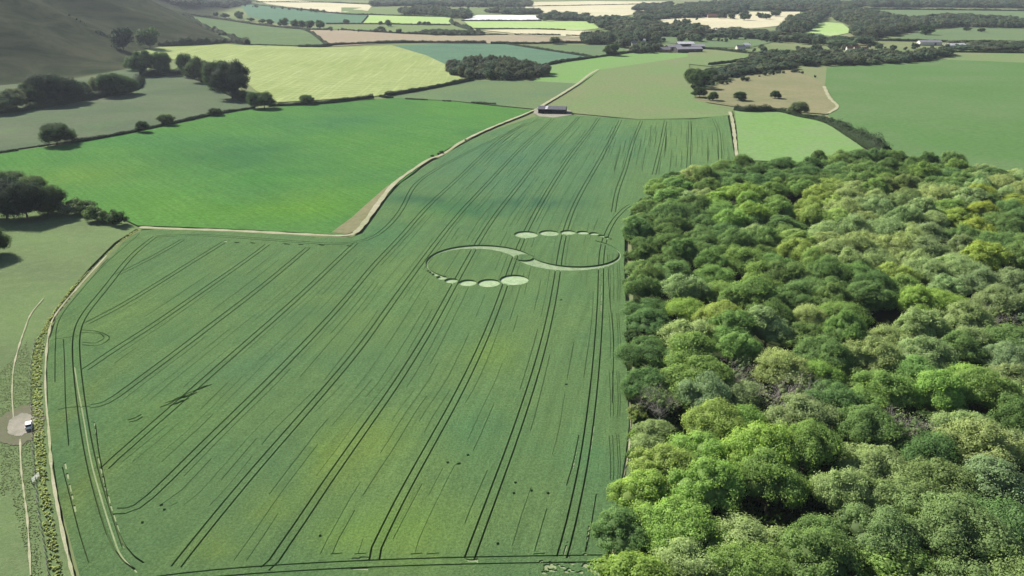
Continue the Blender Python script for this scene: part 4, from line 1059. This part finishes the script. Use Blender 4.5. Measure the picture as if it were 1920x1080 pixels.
def tree_line(px_line, n_, H, label, seed, spread=10, cl=.5):
    L = np.array(densify(smooth_line([at(*p) for p in px_line], 5), 8, False)); rs = np.random.RandomState(seed)
    cen = rs.uniform(0, 1, max(2, n_ // 3)); t = np.where(rs.rand(n_) < cl, rs.choice(cen, n_) + rs.normal(0, .015, n_), rs.rand(n_))
    t = np.clip(t, 0, 1) * (len(L) - 1)
    gx = np.interp(t, np.arange(len(L)), L[:, 0]) + rs.normal(0, spread * .4, n_); gy = np.interp(t, np.arange(len(L)), L[:, 1]) + rs.normal(0, spread, n_)
    zz = hz(gx, gy); VS, QS, TS, b = [], [], [], 0
    for x, y, z in zip(gx, gy, zz):
        V, Q, T = FAR[rs.randint(4)][2:]; a = rs.uniform(0, 6.28); hh_ = H * rs.uniform(.4, 1.3); s = hh_ / 13 * rs.uniform(.8, 1.2); c_, s_ = math.cos(a), math.sin(a)
        VS.append(np.stack([x + s * (V[:, 0] * c_ - V[:, 1] * s_), y + s * (V[:, 0] * s_ + V[:, 1] * c_), z + V[:, 2] * hh_ / 13 - .4], 1)); QS.append(Q + b)
        TS.append(T[:, None] * np.array((1, 1, 1)) * rs.uniform(.7, 1.4)); b += len(V)
    o = bpy.data.objects.new('distant_trees', quads_mesh('distant_trees', np.concatenate(VS), np.concatenate(QS), M_FARLEAF, np.concatenate(TS)))
    col.objects.link(o); return tag(o, label, 'trees', None, 'stuff')
tree_line([(460, 12), (560, 20), (640, 27), (690, 28)], 22, 9, 'small far trees dotted along the hedge under the pale ripe field', 1)
tree_line([(700, 8), (800, 10), (900, 14), (1000, 12)], 46, 16, 'hazy trees dotted along the farthest hedges at top centre', 2, 60)
tree_line([(640, 45), (720, 47), (860, 48), (900, 54)], 14, 8, 'small trees along the hedge under the lime far meadow', 3)
tree_line([(620, 57), (700, 60), (780, 63), (900, 66)], 26, 8, 'bushy small trees along the upper edge of the pink plough', 4)
tree_line([(1020, 40), (1080, 38), (1130, 44), (1135, 56)], 26, 14, 'trees round the right end of the lime rail field', 5, 22)
tree_line([(1240, 80), (1330, 74), (1440, 76), (1540, 84)], 42, 12, 'garden trees scattered through the village beyond the farm', 6, 30)
tree_line([(1380, 92), (1480, 96), (1600, 92), (1760, 92), (1920, 90)], 60, 9, 'small trees scattered above the broad green field', 7, 22)
tree_line([(1630, 40), (1750, 36), (1920, 40)], 30, 14, 'trees along the lower edge of the far right pasture', 8, 25)
tree_line([(1240, 52), (1300, 40), (1360, 36), (1400, 22)], 16, 15, 'scattered parkland trees at the edge of the pale park field', 9, 40)
tree_line([(1300, 168), (1330, 160), (1400, 150), (1480, 134), (1540, 150)], 34, 5, 'scrubby small trees along the rough top of the dry stubble', 10, 5)
tree_line([(230, 62), (280, 78), (330, 84), (420, 70), (380, 48), (350, 30)], 30, 8, 'scrub trees dotted along the flank of the hill', 11, 12)
tree_line([(130, 30), (170, 52), (210, 76), (230, 92)], 16, 4.5, 'line of small thorn bushes climbing the left hillside', 12, 4)
# ------------------------------------------------------------------ rough grass tussocks on the left verge
def tussocks(name, px_poly, n, size, seed, mat, label, hgt=.5):
    W = [at(*p) for p in px_poly]; A = np.array(W); x0, y0 = A.min(0); x1, y1 = A.max(0)
    rs = np.random.RandomState(seed); X = rs.uniform(x0, x1, n * 4); Yy = rs.uniform(y0, y1, n * 4)
    m = inside_np(X, Yy, W); X, Yy = X[m][:n], Yy[m][:n]; n = len(X)
    Zz = hz(X, Yy) + .1; VS = []; 
    for k in range(5):
        a = rs.uniform(0, 6.28, n); s = size * rs.uniform(.5, 1.3, n); hh_ = hgt * rs.uniform(.5, 1.4, n); lean = rs.normal(0, .35, (n, 2)) + np.array((.45, -.2))
        c, d = np.cos(a) * s * .5, np.sin(a) * s * .5
        V = np.stack([np.stack([X - c, Yy - d, Zz], 1), np.stack([X + c, Yy + d, Zz], 1), np.stack([X + c * .5 + lean[:, 0] * hh_, Yy + d * .5 + lean[:, 1] * hh_, Zz + hh_], 1), np.stack([X - c * .7 + lean[:, 0] * hh_, Yy - d * .7 + lean[:, 1] * hh_, Zz + hh_ * .9], 1)], 1)
        VS.append(V.reshape(-1, 3))
    V = np.concatenate(VS); Q = np.arange(len(V)).reshape(-1, 4); T = np.repeat(np.tile(rs.uniform(.65, 1.35, n), 5), 4)
    o = bpy.data.objects.new(name, quads_mesh(name, V, Q, mat, T)); col.objects.link(o)
    return tag(o, label, 'grass', None, 'stuff')
M_TUS = leaf_mat('straw_grass', False, (.32, .38, .16), .4)
M_TUS2 = leaf_mat('green_tussock', False, (.25, .31, .16), .4)
tussocks('tussock_grass', [(60, 760), (58, 680), (66, 640), (90, 600), (130, 545), (180, 495), (240, 440), (262, 430), (225, 455), (180, 495), (135, 545), (100, 590), (82, 640), (76, 700), (80, 780), (88, 900), (104, 1000), (118, 1085), (95, 1085), (78, 960), (66, 860)], 14000, .55, 5, M_TUS, 'strip of tall straw-yellow tussocks along the field edge', .4)
tussocks('rough_grass', [(0, 700), (50, 640), (62, 700), (60, 800), (66, 880), (80, 1085), (60, 1085), (20, 930), (0, 930)], 7000, .4, 6, M_TUS2, 'rough grey-green grass beside the chalk patch', .12)
tussocks('undergrowth', [(1185, 1200), (1180, 1000), (1186, 900), (1190, 760), (1300, 700), (1700, 700), (1960, 760), (2100, 1200)], 9000, 1.6, 7, leaf_mat('undergrowth_leaf', False, (.07, .13, .035), .3), 'brambles and nettles on the floor of the wood', 1.0)

# ------------------------------------------------------------------ fence, car
def box(cx, cy, cz, sx, sy, sz):
    V = [(cx + i * sx / 2, cy + j * sy / 2, cz + k * sz / 2) for i in (-1, 1) for j in (-1, 1) for k in (-1, 1)]
    F = [(0, 1, 3, 2), (4, 6, 7, 5), (0, 4, 5, 1), (2, 3, 7, 6), (0, 2, 6, 4), (1, 5, 7, 3)]
    return V, F
def boxes(name, L, mat, parent=None, tf=None):
    V, F = [], []
    for b in L:
        v, f = box(*b); n = len(V)
        V += v; F += [tuple(i + n for i in q) for q in f]
    return mesh_obj(name, V, F, mat, parent)
M_WOOD = plain('weathered_wood', (.20, .17, .13), var=.3)
M_WIRE = plain('fence_wire', (.12, .12, .11), rough=.5, var=.1)
fl = densify(smooth_line([at(*p) for p in [(66, 640), (58, 690), (57, 740), (60, 790), (62, 850), (67, 900), (72, 960), (84, 1030), (92, 1085)]], 5), 3.2, False)
fe = empty('wire_fence', (fl[0][0], fl[0][1], h1(*fl[0])))
tag(fe, 'low post and wire fence along the tussock strip beside the chalk patch', 'fence')
for i, (x, y) in enumerate(fl[:60]):
    o = boxes('post', [(x - fl[0][0], y - fl[0][1], h1(x, y) - h1(*fl[0]) + .5, .13, .13, 1.3)], M_WOOD, fe)
wp = []
for z in (.45, .85):
    V, Q = tube([(x - fl[0][0], y - fl[0][1], h1(x, y) - h1(*fl[0]) + z + .2) for x, y in fl], [.025] * len(fl), 4)
    wp.append((V, Q))
V, Q = join(wp); o = bpy.data.objects.new('wire', quads_mesh('wire', V, Q, M_WIRE)); col.objects.link(o); o.parent = fe
gx_, gy_ = at(68, 900)
gp = empty('metal_gate', (gx_, gy_, h1(gx_, gy_)), R(84))
tag(gp, 'narrow pale metal field gate set in the wire fence', 'gate')
M_GALV = plain('galvanised_steel', (.55, .56, .56), rough=.4, spec=.5)
for k in range(5): boxes('rail', [(0, 0, .35 + k * .25, 3.2, .05, .05)], M_GALV, gp)
for s in (-1, 1): boxes('post', [(s * 1.62, 0, .7, .14, .14, 1.5)], M_WOOD, gp)

def prism(name, prof, x0, x1, mat, parent, bev=0):
    """side profile in (y,z) extruded along x"""
    n = len(prof); V = [(x0, y, z) for y, z in prof] + [(x1, y, z) for y, z in prof]
    F = [tuple(range(n))[::-1], tuple(range(n, 2 * n))] + [(i, (i + 1) % n, n + (i + 1) % n, n + i) for i in range(n)]
    o = mesh_obj(name, V, F, mat, parent)
    if bev:
        b = o.modifiers.new('b', 'BEVEL'); b.width = bev; b.segments = 2
    return o
M_PAINT = plain('white_paint', (.75, .75, .74), rough=.25, spec=.5, var=.05)
M_GLASS = plain('dark_glass', (.02, .022, .025), rough=.45, spec=.2, var=.05)
M_TYRE = plain('tyre_rubber', (.02, .02, .02)); M_RED = plain('tail_lamp_red', (.4, .02, .02), rough=.3)
M_STEEL = plain('wheel_alloy', (.5, .5, .5), rough=.35, spec=.5)
cx, cy = at(55, 802)
car = empty('parked_car', (cx, cy, h1(cx, cy) + .3), R(29)); tag(car, 'small white car parked on the chalk patch beside the fence', 'car')
prism('body', [(-2.1, .35), (-2.15, .75), (-2.0, .95), (-1.2, 1.0), (1.0, 1.02), (2.0, .85), (2.15, .6), (2.1, .35)], -.86, .86, M_PAINT, car, .07)
prism('window', [(-1.85, .98), (-1.5, 1.42), (.35, 1.44), (1.15, 1.0)], -.74, .74, M_GLASS, car, .04)
prism('roof', [(-1.5, 1.42), (-1.35, 1.5), (.2, 1.52), (.4, 1.43)], -.70, .70, M_PAINT, car, .03)
for sx in (-1, 1):
    for sy in (-1.32, 1.32):
        V, Q = tube([(sx * .66, sy, .32), (sx * .68, sy, .32), (sx * .88, sy, .32), (sx * .89, sy, .32)], [.02, .33, .33, .02], 16)
        wo = bpy.data.objects.new('wheel', quads_mesh('wheel', V, Q, M_TYRE)); col.objects.link(wo); wo.parent = car
        V, Q = tube([(sx * .885, sy, .32), (sx * .90, sy, .32), (sx * .905, sy, .32)], [.2, .2, .02], 12)
        rm = bpy.data.objects.new('rim', quads_mesh('rim', V, Q, M_STEEL)); col.objects.link(rm); rm.parent = wo
    boxes('headlight', [(sx * .62, 2.12, .68, .34, .06, .16)], M_GALV, car)
    boxes('tail_light', [(sx * .70, -2.14, .74, .22, .06, .2)], M_RED, car)
boxes('number_plate', [(0, -2.17, .55, .5, .03, .12)], M_PAINT, car)

# ------------------------------------------------------------------ buildings
M_SLATE = plain('dark_slate', (.10, .10, .115), rough=.6, var=.25, sc_=.8)
M_SHEET = plain('grey_sheet_roof', (.26, .25, .27), rough=.5, var=.2, sc_=.5)
M_PALER = plain('pale_sheet_roof', (.55, .54, .55), rough=.5, var=.15, sc_=.5)
M_TIN = plain('dark_timber_wall', (.05, .048, .045), var=.3, sc_=1)
M_BRICK = plain('brick_wall', (.30, .19, .14), var=.25, sc_=1)
M_CREAM = plain('cream_render', (.62, .58, .50), var=.1, sc_=1)
M_TILE = plain('red_tile', (.27, .14, .10), var=.25, sc_=1)
def gable_roof(name, L, Wd, z0, rise, mat, parent, over=.5, thick=.25):
    """ridge along local x"""
    a, b = L / 2 + over, Wd / 2 + over; dz = rise * over / (Wd / 2)
    V = [(-a, -b, z0 - dz), (a, -b, z0 - dz), (a, 0, z0 + rise), (-a, 0, z0 + rise), (-a, b, z0 - dz), (a, b, z0 - dz)]
    V += [(x, y, z + thick) for x, y, z in V]
    F = [(0, 1, 2, 3)[::-1], (3, 2, 5, 4)[::-1], (6, 7, 8, 9), (9, 8, 11, 10), (0, 6, 7, 1)[::-1], (4, 5, 11, 10)[::-1], (0, 3, 9, 6)[::-1], (3, 4, 10, 9)[::-1], (1, 7, 8, 2)[::-1], (2, 8, 11, 5)[::-1]]
    return mesh_obj(name, V, F, mat, parent)
def gable_walls(name, L, Wd, H, rise, mat, parent, front_open=False):
    a, b = L / 2, Wd / 2
    V = [(-a, -b, 0), (a, -b, 0), (a, b, 0), (-a, b, 0), (-a, -b, H), (a, -b, H), (a, b, H), (-a, b, H), (-a, 0, H + rise), (a, 0, H + rise)]
    F = [(2, 3, 7, 6), (1, 2, 6, 9, 5), (3, 0, 4, 8, 7)]
    if not front_open: F.append((0, 1, 5, 4))
    return mesh_obj(name, V, F, mat, parent)
bx_, by_ = at(1036, 211)
barn = empty('field_barn', (bx_, by_, h1(bx_, by_) + .2), R(-10)); tag(barn, 'low dark open-fronted barn at the end of the farm track', 'barn')
gable_walls('wall', 25, 15, 3.8, 1.8, M_TIN, barn, True)
gable_roof('roof', 25, 15, 3.8, 1.8, M_SLATE, barn)
for i in range(6): boxes('post', [(-12.3 + i * 4.92, -7.3, 1.85, .3, .3, 3.7)], M_TIN, barn)
boxes('front_beam', [(0, -7.45, 3.5, 25, .25, .5)], M_TIN, barn)
boxes('back_panel', [(5.5, -7.25, 1.7, 10, .12, 3.3)], M_TIN, barn)
for x in (-5, ):
    th = math.atan2(2.0, 7.5); n_ = np.array((0, -math.sin(th), math.cos(th)))
    V = []
    for yy in (-7.6, -.6):
        for xx in (x - 1.1, x + 1.1):
            z = 3.8 + 1.8 * (1 + yy / 7.5) + .31
            V.append((xx, yy, z))
    mesh_obj('skylight_panel', V, [(0, 1, 3, 2)], M_PALER, barn)
def shed(px, py, L, Wd, H, rise, rz, wm, rm, label, name='farm_shed', cat='farm building', chim=False, group='farm buildings'):
    x, y = at(px, py); e = empty(name, (x, y, h1(x, y)), R(rz)); tag(e, label, cat, group)
    gable_walls('wall', L, Wd, H, rise, wm, e); r = gable_roof('roof', L, Wd, H, rise, rm, e, .4)
    if chim:
        boxes('chimney', [(L * .3, 0, H + rise + .6, .9, .7, 2)], M_BRICK, r)
        boxes('door', [(0, -Wd / 2 - .04, 1.05, 1.1, .12, 2.1)], M_TIN, e)
        for k in (-.32, .32): boxes('window', [(L * k, -Wd / 2 - .04, 1.7, 1.5, .12, 1.2)], M_GLASS, e)
    else:
        boxes('door', [(L * .2, -Wd / 2 - .05, H * .4, 4, .14, H * .8)], M_SLATE, e)
shed(1290, 97, 44, 18, 5, 3, 12, M_TIN, M_SHEET, 'longest grey-roofed farm shed, front right of the farmyard')
shed(1262, 93, 26, 16, 5, 3, 20, M_TIN, M_SHEET, 'grey farm shed left of the longest shed')
shed(1248, 97, 18, 12, 4, 3, -30, M_BRICK, M_SLATE, 'small dark-roofed farm shed at the front left of the farmyard')
shed(1284, 87, 30, 16, 5, 3, 8, M_TIN, M_PALER, 'pale-roofed farm shed behind the longest shed')
shed(1308, 91, 22, 14, 4.5, 2.5, -5, M_TIN, M_SHEET, 'grey farm shed at the right end of the farmyard')
shed(1192, 86, 16, 9, 5, 3.5, 5, M_CREAM, M_SLATE, 'cream farmhouse under dark slates left of the farm, by the trees', 'farmhouse', 'house', True)
shed(1204, 81, 12, 8, 5, 3, -20, M_CREAM, M_PALER, 'small pale house behind the cream farmhouse', 'cottage', 'house', True)
shed(1352, 61, 40, 18, 5, 2.5, 2, M_TIN, M_PALER, 'long pale-roofed shed left of the pair by the village lane')
shed(1392, 62, 36, 18, 5, 2.5, 2, M_TIN, M_PALER, 'long pale-roofed shed right of the pair by the village lane')
shed(1470, 64, 44, 16, 5, 2.5, -4, M_TIN, M_SHEET, 'grey long shed by the lane below the tall dark wood')
shed(1388, 94, 15, 9, 5, 3.5, 10, M_CREAM, M_SHEET, 'pale house beside the dark hedge beyond the farm meadow', 'cottage', 'house', True)
shed(1400, 90, 12, 8, 5, 3.5, -15, M_CREAM, M_PALER, 'small white house behind the pale house beyond the meadow', 'cottage', 'house', True)
for i, (px, py) in enumerate([(1592, 96), (1606, 97), (1620, 98)]):
    shed(px, py, 10, 7, 5, 3.5, 0, M_CREAM, M_TILE, f"cream cottage with red tiles, {ORD[i + 1]} of three from left above the green field", 'cottage', 'house', True)
shed(1310, 25, 30, 12, 6, 4, 0, M_CREAM, M_SLATE, 'pale large house at the edge of the broad dark wood', 'house', 'house', True)
shed(1342, 33, 50, 10, 6, 4, 0, M_BRICK, M_TILE, 'long red-brick terrace below the broad dark wood', 'terrace_house', 'house', True)
for i, (px, py, m1, m2) in enumerate([(1122, 46, M_CREAM, M_PALER), (1140, 52, M_BRICK, M_SHEET), (1158, 47, M_CREAM, M_SLATE), (1180, 56, M_CREAM, M_PALER), (1204, 60, M_BRICK, M_TILE), (1222, 55, M_CREAM, M_PALER), (1250, 62, M_CREAM, M_SHEET)]):
    shed(px, py, 15, 9, 5, 4, (i * 37) % 60 - 30, m1, m2, f"village house among the open trees right of the lime field, {ORD[i + 1]} from the left", 'village_house', 'house', True, 'village houses')
for i, (px, py) in enumerate([(1580, 22), (1596, 18), (1566, 18)]):
    shed(px, py, 20, 11, 6, 4, 10 * i, M_CREAM, M_PALER, f"tiny pale house among the top-right trees, {['middle', 'right', 'left'][i]} one of three", 'far_house', 'house', True, 'far houses')
shed(1742, 84, 40, 14, 5, 3, 0, M_CREAM, M_SHEET, 'wide pale farm range under the round dark tree in the far pasture')
shed(1790, 90, 34, 14, 5, 3, 12, M_CREAM, M_PALER, 'pale-roofed farm range right of the wide farm range')

# ------------------------------------------------------------------ haze
m = bpy.data.materials.new('haze'); m.use_nodes = True; n = m.node_tree.nodes
n.remove(n['Principled BSDF']); pv = n.new('ShaderNodeVolumePrincipled')
pv.inputs['Color'].default_value = (.80, .87, 1, 1); pv.inputs['Density'].default_value = .00004; pv.inputs['Anisotropy'].default_value = .2
m.node_tree.links.new(pv.outputs[0], n['Material Output'].inputs['Volume'])
v, f = box(0, 0, 84, 34000, 34000, 184)
tag(mesh_obj('haze', v, f, m), kind='stuff')
